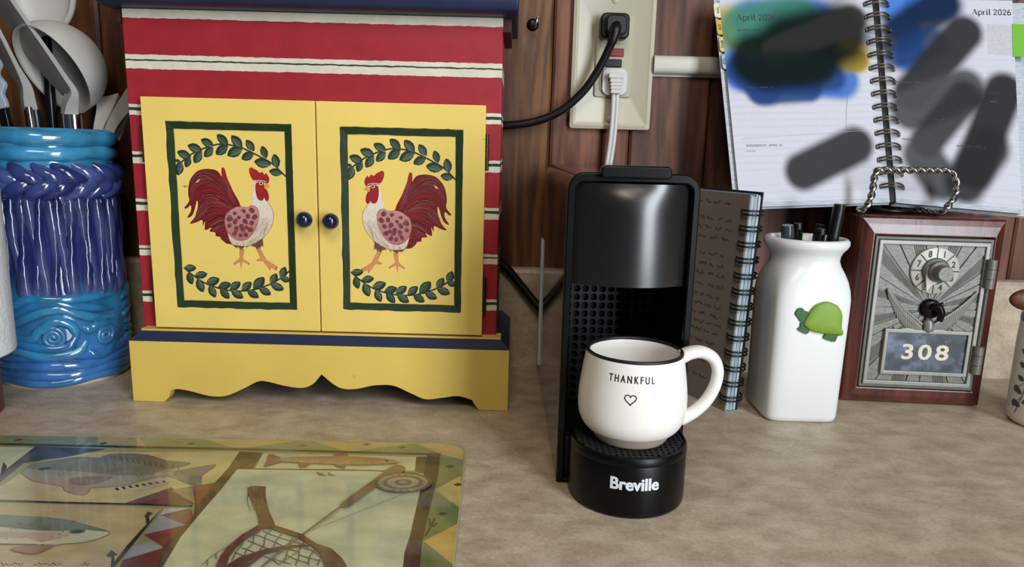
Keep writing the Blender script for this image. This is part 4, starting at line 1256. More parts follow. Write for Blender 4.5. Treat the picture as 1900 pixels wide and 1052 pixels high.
def d4(p):
    for l in A['net']:
        p.line(l, .55, (96, 98, 82), 4)
    p.line(A['rod'], 1.5, (112, 110, 84), 4)
    p.line(A['fline'], .5, (140, 140, 112), 4)
    pc(p, A['strut'], (82, 56, 46), 0, (98, 68, 55))
    pc(p, A['hoopL'], (96, 60, 50), 0, (86, 54, 46))
    pc(p, A['hoopR'], (100, 70, 54), 0, (108, 72, 56))
    pc(p, A['hooptop'], (98, 64, 50), 0)
    pc(p, A['nethandle'], (102, 68, 54), 0, (118, 80, 62))
    for k in range(5):
        a, b_ = A['nethandle'][0], A['nethandle'][8]
        x = a[0] + 2 + k * 2.2
        p.line([(x, a[1] - 4), (x + 4 + k * .4, (a[1] + b_[1]) / 2), (x + 10 - k * .2, b_[1] + 6)], .35, (98, 54, 38), 4)
    pc(p, A['rodgrip'], (112, 82, 62), 2, (136, 102, 76))
    c = A['reel'][0]
    for q, col in ((1, (96, 82, 64)), (.86, (166, 150, 118)), (.7, (112, 98, 74)), (.55, (176, 160, 128)), (.3, (104, 90, 70)), (.16, (170, 154, 122))):
        p.dot(c, 18 * q, col, 28, 13.5 * q)
    for k in range(20):
        a = 2 * pi * k / 20
        p.line([(c[0] + 10.5 * cos(a), c[1] + 8 * sin(a)), (c[0] + 15 * cos(a), c[1] + 11.3 * sin(a))], .5, (96, 84, 62), 0)


board_print('net_and_rod_print', d4)

# ================================================================ coffee machine
O = (72, -260, 0)
cm = thing('coffee_machine', 'slim black capsule coffee machine with a white mug on its drip tray', 'coffee machine', O, 1.1)
X0, X1, H = -40, 40, 199.5
m = M()
out = rrect(X0, X1, .6, H, 11, 8, 0)
out = rrect(X0, X1, .6, H, 11, 8, 1.5)
inn = rrect(X0 + 4.6, X1 - 4.6, 3.5, H - 6, 5, 8, 1)
ring_prism(m, out, inn, 0, 236)
m.prism(rrect(X0 + 1, X1 - 1, 1.5, H - 1.5, 9, 8, 1.5), 225, 235.8, 'y')
m.build('housing', MT['gloss_black'], cm, smooth=40, bevel=1.0)
m = M()
ring_prism(m, rrect(X0 - .1, X1 + .1, .4, H + .1, 11, 8, 1.5), rrect(X0 + 4.4, X1 - 4.4, 3.4, H - 5.8, 5, 8, 1), -1.2, 4)
m.build('front_frame', MT['satin_black'], cm, smooth=40, bevel=.9)
# convex glossy head panel with a scoop under the handle
nx, nz = 40, 44
m = M()
v, f = [], []
for j in range(nz + 1):
    for i in range(nx + 1):
        x = -35.2 + 70.4 * i / nx
        z = 131 + 62.3 * j / nz
        y = 4.0 - 12.5 * (1 - (x / 35.2) ** 2) * (.9 + .1 * j / nz)
        g = math.exp(-((x + 1) / 17) ** 2) * math.exp(-((z - 194) / 8.5) ** 2)
        y += 4.0 * g
        y += .6 * max(0, (j / nz - .8) / .2) ** 2
        v.append((x, y, z))
for j in range(nz):
    for i in range(nx):
        k = j * (nx + 1) + i
        f.append((k, k + 1, k + nx + 2, k + nx + 1))
n0 = len(v)
for i in range(nx + 1):                                   # underside back to the column
    v.append((v[i][0], 66, 131))
for i in range(nx):
    f.append((i + 1, i, n0 + i, n0 + i + 1))
n1 = len(v)
for i in range(nx + 1):
    k = nz * (nx + 1) + i
    v.append((v[k][0], 66, 193.3))
for i in range(nx):
    k = nz * (nx + 1) + i
    f.append((k, k + 1, n1 + i + 1, n1 + i))
m.add(v, f)
m.build('head_panel', MT['face_grey'], cm, smooth=50)
# lever lip on the top
m = M()
lip = [(-21.5, 198), (-20, 196.6), (19.5, 196.6), (21, 198), (20.6, 202.6), (18, 204), (-18.5, 204), (-21, 202.6)]
m.prism(lip, -7.5, 4, 'y')
m.build('lever', MT['satin_black'], cm, smooth=30, bevel=1.6, seg=3)
# perforated column plate
m = M()
pit, hr, y = 6.1, 2.5, 66
for i in range(11):
    for j in range(16):
        cx, cz = -30.5 + 6.1 * i, 128 - pit * j
        sq, ci = [], []
        for k in range(12):
            a = 2 * pi * k / 12 + pi / 12
            s_ = 3.05 / max(abs(cos(a)), abs(sin(a)))
            sq.append((cx + s_ * cos(a), y, cz + s_ * sin(a)))
            ci.append((cx + hr * cos(a), y, cz + hr * sin(a)))
        bk = [(p[0], y + 3, p[2]) for p in ci]
        m.add(sq + ci + bk, [(k, (k + 1) % 12, 12 + (k + 1) % 12, 12 + k) for k in range(12)] + [(12 + k, 12 + (k + 1) % 12, 24 + (k + 1) % 12, 24 + k) for k in range(12)])
m.build('perforated_panel', MT['lattice'], cm, smooth=0, merge=False)
m = M()
m.box(-35.3, 35.3, 69.2, 74, 3.6, 193)
m.build('column_back', MT['hole_black'], cm)
m = M()
m.box(-35.3, 35.3, 3, 66, 3.6, 30)
m.build('inner_floor', MT['matte_black'], cm, bevel=.6)
m = M()
m.lathe([(4, 124), (6.5, 124.6), (8.4, 127), (9.5, 131.5), (0.01, 131.5)], 24, (2, 38))
m.build('spout', MT['satin_black'], cm, smooth=40)
# drip tray
ty, tr = -11, 36


def tray_outline(r, back=-1.4, n=36):
    q = [(3 + r * cos(rad(a)), ty + r * sin(rad(a))) for a in np.linspace(180, 360, n)]
    return [(3 - r, back)] + q + [(3 + r, back)]


m = M()
levels = [(34.6, .3), (35.6, 1.4), (36, 3), (36, 31.6), (35.7, 32.4)]
v, f = [], []
L = None
for r_, z in levels:
    o_ = tray_outline(r_)
    L = len(o_)
    v += [(x, yy, z) for x, yy in o_]
for q in range(len(levels) - 1):
    for k in range(L):
        l = (k + 1) % L
        f.append((q * L + k, q * L + l, (q + 1) * L + l, (q + 1) * L + k))
f += [tuple(range(L - 1, -1, -1)), tuple(range((len(levels) - 1) * L, len(levels) * L))]
m.add(v, f)
tray = m.build('drip_tray', MT['satin_black'], cm, smooth=40)
m = M()
v, f = [], []
levels = [(35.9, 32.5), (36.2, 33.3), (36.1, 36), (35.3, 37.6), (34, 38), (33, 37.4), (33, 36.2)]
for r_, z in levels:
    o_ = tray_outline(r_)
    v += [(x, yy, z) for x, yy in o_]
for q in range(len(levels) - 1):
    for k in range(L):
        l = (k + 1) % L
        f.append((q * L + k, q * L + l, (q + 1) * L + l, (q + 1) * L + k))
f += [tuple(range(L - 1, -1, -1)), tuple(range((len(levels) - 1) * L, len(levels) * L))]
m.add(v, f)
m.build('tray_rim', MT['satin_black'], tray, smooth=40)
m = M()
for i in range(-9, 10):                                   # raised bars of the grate, in two directions
    x = i * 3.55
    hw = sqrt(max(0, 33 ** 2 - x * x))
    m.box(3 + x - .7, 3 + x + .7, ty - hw, -1.6, 36.2, 38)
for j in range(11):
    yy = -3 - j * 3.9
    hw = 33 if yy > ty else sqrt(max(0, 33 ** 2 - (yy - ty) ** 2))
    m.box(3 - hw, 3 + hw, yy - .7, yy + .7, 36.2, 37.8)
m.build('grate', MT['lattice'], tray, smooth=0, merge=False)
# maker's name on the front of the tray, wrapped round the curve
p = Paint(lambda u, w_, h: (3 + (36 + h) * sin(u / 36.0), ty - (36 + h) * cos(u / 36.0), w_), (0, 0, 0), .02, .2)
for dx, dz in ((-.13, 0), (.13, 0)):
    p.tex('Breville', (-1.6 + dx, 18.9 + dz), 10.4, (222, 226, 232), .026, 'CENTER', 1.0, 0, fit=28.8)
p.m.build('tray_lettering', MT['print'], tray, smooth=0, merge=False)
# water tank at the back, its opaque pale colour painting a bright edge line
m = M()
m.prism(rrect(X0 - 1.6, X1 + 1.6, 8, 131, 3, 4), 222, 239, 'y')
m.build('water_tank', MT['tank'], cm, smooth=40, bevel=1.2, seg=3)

# ================================================================ mug
O = (76, -272, 38.1)
mug = thing('coffee_mug', 'small white mug lettered THANKFUL above a heart, on the drip tray', 'mug', O)
PR = [(27, 7.4), (28.4, 8.2), (30.8, 11.6), (32.6, 16.6), (33.2, 23), (32.9, 31), (31.8, 40), (30.3, 50), (29.4, 54.6)]
m = M()
m.lathe(crom(PR, 4) + [(28.9, 55.9)], 80)
m.lathe([(28.0, 56.0), (27.3, 54.6), (28.2, 48), (29.8, 38), (30.8, 25), (30, 16), (27, 9), (18, 5), (0.01, 4.4)], 80)
m.build('body', MT['mug'], mug, smooth=60)
m = M()
m.lathe([(29.3, 54.7), (29.5, 55.2), (29.2, 56.3), (28.5, 56.7), (27.7, 56.3), (27.2, 55.2), (27.4, 54)], 80)
tag(m.build('rim', MT['black_ink'], mug, smooth=70), 'thin black painted rim')
m = M()
m.lathe([(0.01, 1), (17, .9), (19.8, 0), (21.6, .2), (22.6, 1.6), (24.4, 4.2), (26, 6.6), (26.6, 7.5), (18, 8)], 80)
tag(m.build('foot', MT['rawclay'], mug, smooth=50), 'bare beige clay foot')
m = M()
hp = crom([(28.6, 0, 52), (34, .6, 54.4), (41, .8, 55), (48, .4, 51.5), (51.4, 0, 44), (50.4, 0, 34), (46, 0, 24.5), (39.5, 0, 17.4), (33.5, 0, 13.4), (30.5, 0, 12)], 6)
m.tube(hp, [4.3 - .7 * sin(pi * i / (len(hp) - 1)) for i in range(len(hp))], 18, flat=1.35)
m.build('handle', MT['mug'], mug, smooth=70)


def mr_(z):
    q = crom(PR, 4)
    for a, b_ in zip(q, q[1:]):
        if a[1] <= z <= b_[1]:
            t = (z - a[1]) / (b_[1] - a[1])
            return a[0] + (b_[0] - a[0]) * t
    return 30


ph0 = -.205


def onmug(u, w_, h):
    r_ = mr_(w_) + h
    a = ph0 + u / 32.0
    return (r_ * sin(a), -r_ * cos(a), w_)


p = Paint(onmug, (0, 0, 0), .02, .08)
for dx in (-.1, .1):
    p.tex('THANKFUL', (dx, 44.2), 6.0, (24, 22, 22), .01, 'CENTER', 1.5, fit=27.5)
hh = []
for k in range(40):
    t = 2 * pi * k / 40
    hh.append((.205 * 16 * sin(t) ** 3, 35.0 + .205 * (13 * cos(t) - 5 * cos(2 * t) - 2 * cos(3 * t) - cos(4 * t))))
p.line(hh + hh[:1], .62, (30, 28, 28), 0)
p.m.build('printed_lettering', MT['print'], mug, smooth=0, merge=False)

# ================================================================ wall outlet, plugs, cords
O = (87.8, 0, 294)
outlet = thing('wall_outlet', 'almond wall outlet plate with red and black buttons on the pine wall', 'outlet', O)
m = M(O)
o_ = rrect(50, 125.6, 232.3, 355.7, 2.5, 4)
i_ = rrect(53.4, 122.2, 235.7, 352.3, 3, 4)
k_ = rrect(55.6, 120, 237.9, 350.1, 3, 4)
n = len(o_)
v = [(x, -.05, z) for x, z in o_] + [(x, -5.2, z) for x, z in o_] + [(x, -6.4, z) for x, z in i_] + [(x, -5.0, z) for x, z in k_]
f = []
for q in range(3):
    for k in range(n):
        l = (k + 1) % n
        f.append((q * n + k, q * n + l, (q + 1) * n + l, (q + 1) * n + k))
f.append(tuple(range(3 * n, 4 * n)))
m.add(v, f)
m.build('face_plate', MT['almond'], outlet, smooth=30, bevel=.5)
m = M(O)
m.prism(rrect(71.6, 106, 261.5, 334.6, 2.5, 4), -7.0, -4.6)
ins = m.build('receptacle', MT['almond2'], outlet, smooth=30, bevel=.7)
for za in (264.5, 309):
    m = M(O)
    m.prism(rrect(76, 101.6, za, za + 22, 6, 5), -7.8, -6.6)
    m.build('outlet_face', MT['almond2'], ins, smooth=30, bevel=.5)
for z, nm, mt in ((301.3, 'reset_button', 'red_button'), (291.8, 'test_button', 'black_rubber')):
    m = M(O)
    x0 = 82.5 if z > 300 else 81
    m.box(x0, x0 + 15, -8.6, -6.5, z - 3.6, z + 3.6)
    m.build(nm, MT[mt], ins, bevel=.8)
for z in (347.6, 241.2):
    m = M(O)
    seg = 20
    v = [(88 + 3.4 * q * cos(2 * pi * k / seg), yv, z + 3.4 * q * sin(2 * pi * k / seg)) for q, yv in ((1, -4.9), (1, -5.6), (.7, -6.3)) for k in range(seg)]
    f = [(q * seg + k, q * seg + (k + 1) % seg, (q + 1) * seg + (k + 1) % seg, (q + 1) * seg + k) for q in range(2) for k in range(seg)] + [tuple(range(2 * seg, 3 * seg))]
    m.add(v, f)
    m.box(85, 91, -6.36, -6.2, z - .4, z + .4)
    m.build('screw', MT['almond'], outlet, smooth=40)

O = (86.6, -8, 323)
bp = thing('black_power_cord', 'thick black power cord plugged into the upper socket, curving behind the cabinet', 'power cord', O)
m = M(O)
m.prism(rrect(73.6, 99.6, 311.6, 334, 5, 5), -21, -7.9)
m.prism(rrect(77.5, 96.5, 314, 331.5, 5, 5), -27, -20.8)
m.build('plug', MT['black_rubber'], bp, smooth=35, bevel=1.8, seg=3)
m = M(O)
cp = crom([(87, -26, 322), (86.4, -31, 318), (83.6, -31, 309), (79.5, -27, 298), (73.5, -23, 285), (63, -19, 268), (49.5, -16, 254), (36, -14, 244.5), (20, -12, 238), (5, -11, 234.8), (-12, -9, 233), (-40, -7, 231), (-90, -6, 226)], 6)
m.tube(cp, [4.3 if i < 14 else 3.7 for i in range(len(cp))], 14)
m.build('cord', MT['black_rubber'], bp, smooth=80)

O = (90.6, -8, 275)
wp = thing('white_power_cord', 'white two-wire cord plugged into the lower socket behind the coffee machine', 'power cord', O)
m = M(O)
m.prism(rrect(78.4, 101.6, 263, 287.4, 6, 5), -10.6, -7.9)
m.build('plug_back', MT['white_cord'], wp, smooth=35, bevel=.8)
m = M(O)
for k, (z0, z1, hw) in enumerate(((277.4, 282.4, 7), (273.8, 277.2, 5.8), (270.6, 273.4, 5.5), (267.6, 270.2, 5.2), (264, 267.2, 4.8))):
    m.prism(rrect(90.4 - hw, 90.4 + hw, z0, z1, 1, 2), -19, -10.4)
m.prism(rrect(86.2, 94.6, 264, 281.5, 1, 2), -18.3, -10.4)
m.build('plug', MT['white_cord'], wp, smooth=30, bevel=.6)
m = M(O)
for dx in (-1.75, 1.75):
    m.tube(crom([(90.6 + dx, -14.5, 265), (90.8 + dx, -15, 255), (90.6 + dx, -15, 240), (89.8 + dx, -14.5, 222), (88.2 + dx, -14, 204), (86 + dx, -13.5, 185), (84 + dx, -12.5, 165)], 5), 1.95, 10)
m.build('cord', MT['white_cord'], wp, smooth=80)

O = (155, 0, 292)
rw = thing('cable_raceway', 'short white plastic cable channel running from the outlet to behind the planner', 'cable channel', O)
m = M(O)
m.prism([(-.1, 283.6), (-7, 283.9), (-9.6, 286), (-10.4, 289), (-10.4, 295.5), (-9.4, 298.4), (-6.5, 299.9), (-.1, 300.2)], 125.8, 330, 'x')
m.build('channel_cover', MT['raceway'], rw, smooth=50)
m = M(O)
m.box(125.8, 330, -1.4, -.05, 281.8, 283.5)
m.build('channel_base', MT['raceway'], rw)

O = (13.6, 0, 325)
hk = thing('cup_hook', 'small steel cup hook screwed into the pine wall beside the cabinet top', 'hook', O)
m = M(O)
m.tube(crom([(13, -.1, 325), (13, -7, 325), (13, -11, 323.4), (14, -15, 322), (16, -16.5, 325), (17, -15.5, 329)], 6), 1.5, 12)
m.build('hook_wire', MT['iron'], hk, smooth=80)
m = M(O)
sg = 24
prf = [(5.6, -.05), (5.4, -1), (4.2, -2), (2, -2.5)]
m.add([(13 + r_ * cos(2 * pi * k / sg), h, 325 + r_ * sin(2 * pi * k / sg)) for r_, h in prf for k in range(sg)],
      [(q * sg + k, q * sg + (k + 1) % sg, (q + 1) * sg + (k + 1) % sg, (q + 1) * sg + k) for q in range(3) for k in range(sg)] + [tuple(range(3 * sg, 4 * sg))])
m.build('collar', MT['blackmetal'], hk, smooth=60)

O = (20, -20, 70)
bc = M(O)
bc.tube(crom([(-60, -18.6, 128), (-30, -18.6, 116), (-8, -18.6, 101.5), (8, -19.5, 84), (20, -22, 70), (29, -24, 61), (40, -22, 56), (60, -18, 60), (95, -17, 72)], 6), 4.0, 14)
tag(bc.build('black_cable', MT['black_rubber'], None, smooth=80, loc=O), 'black cable sagging along the backsplash between cabinet and coffee machine', 'cable')

# ================================================================ mailbox bank
MB0 = (351.5, -96, 0)
mb = thing('post_office_box_bank', 'mahogany coin bank with a cast metal mailbox door numbered 308', 'coin bank', MB0, -3.3)
m = M()
m.box(-60, 60, 8, 74, 1.2, 164.6)
m.build('case', MT['mahog'], mb, bevel=1.5)
m = M()        # bevelled picture-frame front
def sq(x0, x1, z0, z1):
    return [(x0, z0), (x1, z0), (x1, z1), (x0, z1)]


lv = [(sq(-60, 60, 1.2, 164.6), 8), (sq(-60, 60, 1.2, 164.6), 3.6), (sq(-58, 58, 3.2, 162.6), 1.0), (sq(-54, 54, 8, 158), -.8), (sq(-48, 50.5, 14.4, 150), -2.2), (sq(-47, 49.5, 15.4, 149), -1.6), (sq(-47, 49.5, 15.4, 149), 8)]
v = [(x, yv, z) for q, yv in lv for x, z in q]
f = [(a * 4 + k, a * 4 + (k + 1) % 4, (a + 1) * 4 + (k + 1) % 4, (a + 1) * 4 + k) for a in range(6) for k in range(4)]
m.add(v, f)
m.build('front_frame', MT['mahog'], mb, smooth=0, bevel=.5)
m = M()
for q in ((-50, -40), (40, 50)):
    for w_ in ((14, 24), (58, 68)):
        m.box(q[0], q[1], w_[0], w_[1], 0, 1.3)
m.build('felt_foot', MT['matte_black'], mb)
# metal door
dr0 = M()
ring_prism(dr0, sq(-47.2, 48.6, 16.4, 148), sq(-44.6, 46, 19, 145.4), -3.6, 4)
door = dr0.build('door_surround', MT['pewter_d'], mb, smooth=0, bevel=.5)
m = M()
ring_prism(m, sq(-44.4, 45.8, 19.2, 145.2), sq(-40.8, 42.2, 22.8, 141.6), -5.2, 3)
mdoor = m.build('metal_door', MT['pewter_l'], mb, smooth=0, bevel=.6)
m = M()
m.box(-41.2, 42.6, -2.6, 2.8, 22.4, 142)
m.build('back_plate', MT['pewter'], mdoor)
# sunburst rays, fanned from the latch
CXd, CZd = 3.5, 88.0
x0r, x1r, z0r, z1r = -40.6, 42, 23, 141.4


def hit(a):
    dx, dz = cos(a), sin(a)
    t = 1e9
    if dx > 1e-6: t = min(t, (x1r - CXd) / dx)
    if dx < -1e-6: t = min(t, (x0r - CXd) / dx)
    if dz > 1e-6: t = min(t, (z1r - CZd) / dz)
    if dz < -1e-6: t = min(t, (z0r - CZd) / dz)
    return (CXd + dx * t, CZd + dz * t)


corners = [atan2(z - CZd, x - CXd) % (2 * pi) for x, z in ((x1r, z1r), (x0r, z1r), (x0r, z0r), (x1r, z0r))]
R24 = 36
for i in range(R24):
    a0, a1 = 2 * pi * i / R24 + .012, 2 * pi * (i + 1) / R24 - .012
    pts = [(CXd + 9 * cos(a0), CZd + 9 * sin(a0)), hit(a0)]
    pts += [hit(c) for c in corners if a0 < c < a1]
    pts += [hit(a1), (CXd + 9 * cos(a1), CZd + 9 * sin(a1))]
    m = M()
    h = (-3.5, -3.1, -3.8)[i % 3]
    m.prism(pts, h, -2.5)
    if i % 3 == 1:                                        # finely reeded rays
        for q in range(1, 5):
            aa = a0 + (a1 - a0) * q / 5
            e = hit(aa)
            sx_, sz_ = CXd + 14 * cos(aa), CZd + 14 * sin(aa)
            m.tube([(sx_, h, sz_), (e[0], h, e[1])], .42, 6)
    m.build('ray', MT[('pewter', 'pewter_d', 'pewter')[i % 3]], mdoor, smooth=0)
# eagle: two wings of layered feathers, body and branch
for s in (-1, 1):
    m = M()
    lead = crom([(CXd + s * 5, 74), (CXd + s * 11, 79), (CXd + s * 20, 86), (CXd + s * 29, 95), (CXd + s * 36.5, 104)], 5)
    for k in range(1, len(lead)):
        t = k / (len(lead) - 1)
        bx, bz = lead[k]
        ln = 9 + 12 * sin(pi * min(1, t * .8 + .15))
        dx, dz = -s * (.15 + .1 * t), -.95
        for q, hh_ in ((1, -4.2), (.62, -4.9)):
            m.tube([(bx, hh_, bz), (bx + dx * ln * q * .55, hh_ - .5, bz + dz * ln * q * .5), (bx + dx * ln * q, hh_ + .3, bz + dz * ln * q)], [.8, 1.1, .35], 8, flat=.8)
    m.tube([(a_, -5.2, b_) for a_, b_ in lead], [1.4 - .8 * k / (len(lead) - 1) for k in range(len(lead))], 8)
    m.build('wing', MT['pewter_l'], mdoor, smooth=70)
m = M()
m.tube(crom([(CXd, -4, 80), (CXd, -5.6, 76), (CXd + .5, -5.8, 71), (CXd, -4.6, 66)], 4), [2] * 3 + [4] * 4 + [4.2] * 3 + [2] * 3, 12)
m.tube(crom([(-24, -4.2, 67), (-12, -4.8, 69.5), (0, -5, 67), (14, -4.8, 69.5), (27, -4.2, 66.5)], 5), 1.5, 8)
for k in range(8):
    m.tube([(-22 + k * 6.4, -4.6, 68), (-24 + k * 6.4, -5.2, 70.8)], [1.5, .5], 8)
m.build('eagle_body', MT['pewter_l'], mdoor, smooth=70)
# dial
m = M()


def disc(mm, cx, cz, prf, sg=48, mi=0):
    v = [(cx + r_ * cos(2 * pi * k / sg), h, cz + r_ * sin(2 * pi * k / sg)) for r_, h in prf for k in range(sg)]
    f = [(q * sg + k, q * sg + (k + 1) % sg, (q + 1) * sg + (k + 1) % sg, (q + 1) * sg + k) for q in range(len(prf) - 1) for k in range(sg)]
    f.append(tuple(range((len(prf) - 1) * sg, len(prf) * sg)))
    mm.add(v, f, mi)


DX, DZ = 3.2, 120.5
disc(m, DX, DZ, [(19.6, -2.6), (19.6, -5.4), (19, -5.9)])
dial = m.build('dial_ring', MT['dialface'], mdoor, smooth=40)
p = Paint(lambda u, w_, h: (DX + u, -5.9 - h, DZ + w_), (0, 0, 0), .02, .04)
for k in range(8):
    a = rad(90 - 45 * k - 22.5)
    p.tex(str(k + 1), (15.2 * cos(a), 15.2 * sin(a) - 2.5), 7.4, (16, 15, 14), .03, 'CENTER', 1, 0, .85)
    a2 = rad(90 - 45 * k)
    p.line([(11.2 * cos(a2), 11.2 * sin(a2)), (19.2 * cos(a2), 19.2 * sin(a2))], .9, (22, 20, 18), 0)
dp = p.m.build('dial_numbers', MT['print'], dial, smooth=0, merge=False)
m = M()
disc(m, DX, DZ, [(11.2, -5.8), (11, -8), (9.6, -9)])
m.build('dial_collar', MT['pewter_d'], dial, smooth=40)
m = M()
disc(m, DX + .5, DZ, [(9, -8.9), (8.6, -13), (6.6, -14), (6.4, -21), (5.8, -22)], 36)
m.build('dial_knob', MT['pewter'], dial, smooth=40)
m = M()
m.prism([(DX - 8.5, DZ + 4), (DX - 9.3, DZ - 4), (DX - 7, DZ - 18.5), (DX - 4, DZ - 13), (DX + 2, DZ - 9), (DX, DZ)], -10, -8.8)
m.build('dial_pointer', MT['dialface'], dial, smooth=0, bevel=.5)
# latch key
m = M()
disc(m, 4, 88, [(8.2, -3), (8, -7), (6.6, -8.4)], 32)
m.tube(crom([(4, -8, 90), (6, -13, 91), (8.5, -14, 86), (8.6, -13, 79.5)], 5), [3.4] * 6 + [3.2] * 6 + [2.6] * 4, 12)
m.tube([(7, -11, 92), (10.5, -12, 93.5)], [2.6, 1.6], 10)
m.build('latch_handle', MT['blackmetal'], mdoor, smooth=60)
# number window
m = M()
ring_prism(m, sq(-31.4, 40.6, 29.2, 69.4), sq(-28.2, 37.4, 32.4, 66.2), -6.6, -2.4)
win = m.build('window_frame', MT['pewter_l'], mdoor, smooth=0, bevel=.5)
m = M()
m.box(-28.6, 37.8, -4.9, -2.45, 32, 66.6)
m.build('window_pane', MT['winback'], win)
p = Paint(lambda u, w_, h: (u, -4.9 - h, w_), (0, 0, 0), .02, .06)
p.tex('308', (4.4, 43.2), 18.6, (216, 210, 188), .022, 'CENTER', 1.22, 0, fit=39)
p.m.build('number', MT['print'], win, smooth=0, merge=False)
for zc in (119.5, 45):
    m = M()
    m.tube([(47.4, -6.6, zc - 12), (47.4, -6.6, zc - 4.4)], 4, 18)
    m.tube([(47.4, -6.6, zc - 4), (47.4, -6.6, zc + 4)], 4.1, 18)
    m.tube([(47.4, -6.6, zc + 4.4), (47.4, -6.6, zc + 12)], 4, 18)
    m.box(43, 47.5, -6, -3.6, zc - 11.6, zc + 11.6)
    m.build('hinge', MT['pewter'], mb, smooth=40)
m = M()
m.tube([(47.6, -4.6, 34), (47.6, -4.6, 132)], 1.6, 10)
m.build('hinge_rod', MT['pewter_d'], mb)

# ================================================================ twisted wire stand on the bank
O = (331, -60, 165)
st = thing('wire_stand', 'twisted steel wire book stand on top of the mahogany bank', 'book stand', O)
m = M(O)
loop = [(316, -40, 168.2), (300, -70, 168), (293.5, -88, 168.6), (295.6, -93, 173.6), (298.4, -92.5, 183), (298.8, -92, 195), (300, -92, 200), (304, -92, 202.4), (330, -92, 202.8), (357, -92, 203), (362.5, -92, 201.6), (366.5, -92, 197), (368.6, -92, 190), (367.4, -92.5, 182), (362.6, -93, 174), (360, -88, 168.6), (356, -70, 168), (344, -40, 168.2)]
cl = crom(loop, 14)
# resample evenly and wind two strands round it
P = [np.array(q) for q in cl]
S = [0]
for a, b_ in zip(P, P[1:]):
    S.append(S[-1] + np.linalg.norm(b_ - a))
N = 560
ts = np.linspace(0, S[-1], N)
C = np.array([[np.interp(t, S, [q[k] for q in P]) for k in range(3)] for t in ts])
for ph in (0, pi):
    pts = []
    for i in range(N):
        t = C[min(i + 1, N - 1)] - C[max(i - 1, 0)]
        t /= np.linalg.norm(t)
        nn = np.cross(t, (.31, .82, .47)); nn /= np.linalg.norm(nn)
        bb_ = np.cross(t, nn)
        a = 2 * pi * ts[i] / 14.0 + ph
        pts.append(tuple(C[i] + nn * (1.5 * cos(a)) + bb_ * (1.5 * sin(a))))
    m.tube(pts, 1.6, 8)
m.build('front_loop', MT['twist'], st, smooth=80, merge=False)
m = M(O)
m.tube(crom([(316, -40, 168), (316, -26, 168.5), (317, -14, 190), (320, -5.5, 250), (326, -5, 262), (336, -5, 262), (341, -5.5, 250), (343, -14, 190), (344, -26, 168.5), (344, -40, 168)], 6), 1.8, 10)
m.build('back_rest', MT['twist'], st, smooth=80)
m = M(O)
m.tube(crom([(306, -60, 167.6), (318, -72, 167.6), (331, -75, 167.6), (344, -72, 167.6), (352, -60, 167.6)], 6), 1.7, 10)
m.build('cross_wire', MT['blackmetal'], st, smooth=80)

# ================================================================ planner
O = (326, -60, 170)
pl = thing('spiral_planner', 'open spiral planner showing April 2026, leaning on the wall above the bank', 'planner', O)
QL = [np.array(q, float) for q in ((177, -25, 346), (318, -17, 352), (192, -85, 167.3), (330, -68, 174))]
QR = [np.array(q, float) for q in ((318, -17, 352), (459, -31, 351), (330, -68, 174), (452, -92, 167.3))]


def page_fn(Q):
    nrm = np.cross(Q[1] - Q[0], Q[2] - Q[0])
    nrm /= np.linalg.norm(nrm)
    if nrm[1] > 0:
        nrm = -nrm

    def fn(u, w_, h):
        a, b_ = u / 141.0, w_ / 184.0
        q = (Q[0] * (1 - a) + Q[1] * a) * (1 - b_) + (Q[2] * (1 - a) + Q[3] * a) * b_
        return tuple(q + nrm * h)
    return fn


fL, fR = page_fn(QL), page_fn(QR)


def page(name, fn, u0, u1, caps, nu=120, nv=150):
    mm = M(O)
    us, vs = np.linspace(u0, u1, nu), np.linspace(0, 179.5, nv)
    U, V = np.meshgrid(us, vs)
    base = np.array(lin((202, 203, 211))[:3])
    col = np.zeros(U.shape + (3,)) + base
    # faint ruled lines
    rule = (np.abs(((V - 22) / 6.2) - np.round((V - 22) / 6.2)) < .09) & (V > 20) & (V < 178)
    col[rule] *= .93
    for (ax, ay, bx, by, r_, c, op, sf) in caps:
        dx, dy = bx - ax, by - ay
        t = np.clip(((U - ax) * dx + (V - ay) * dy) / (dx * dx + dy * dy + 1e-6), 0, 1)
        d = np.hypot(U - ax - t * dx, V - ay - t * dy)
        k = np.clip((r_ * (1 + sf * .35) - d) / (r_ * sf * .8), 0, 1)
        k = (k * k * (3 - 2 * k) * op)[..., None]
        col = col * (1 - k) + np.array(lin(c)[:3]) * k
    mm.v = [tuple(np.array(fn(a, b_, 0)) - np.array(O)) for a, b_ in zip(U.ravel(), V.ravel())]
    mm.c = [tuple(c) + (1.0,) for c in col.reshape(-1, 3)]
    mm.f = [(j * nu + i, j * nu + i + 1, (j + 1) * nu + i + 1, (j + 1) * nu + i) for j in range(nv - 1) for i in range(nu - 1)]
    mm.m = [0] * len(mm.f)
    return mm.build(name, MT['paper'], pl, smooth=60, merge=False)


pgL = page('left_page', fL, 0, 138, ART['capsL'])
pgR = page('right_page', fR, 3, 115, ART['capsR'])


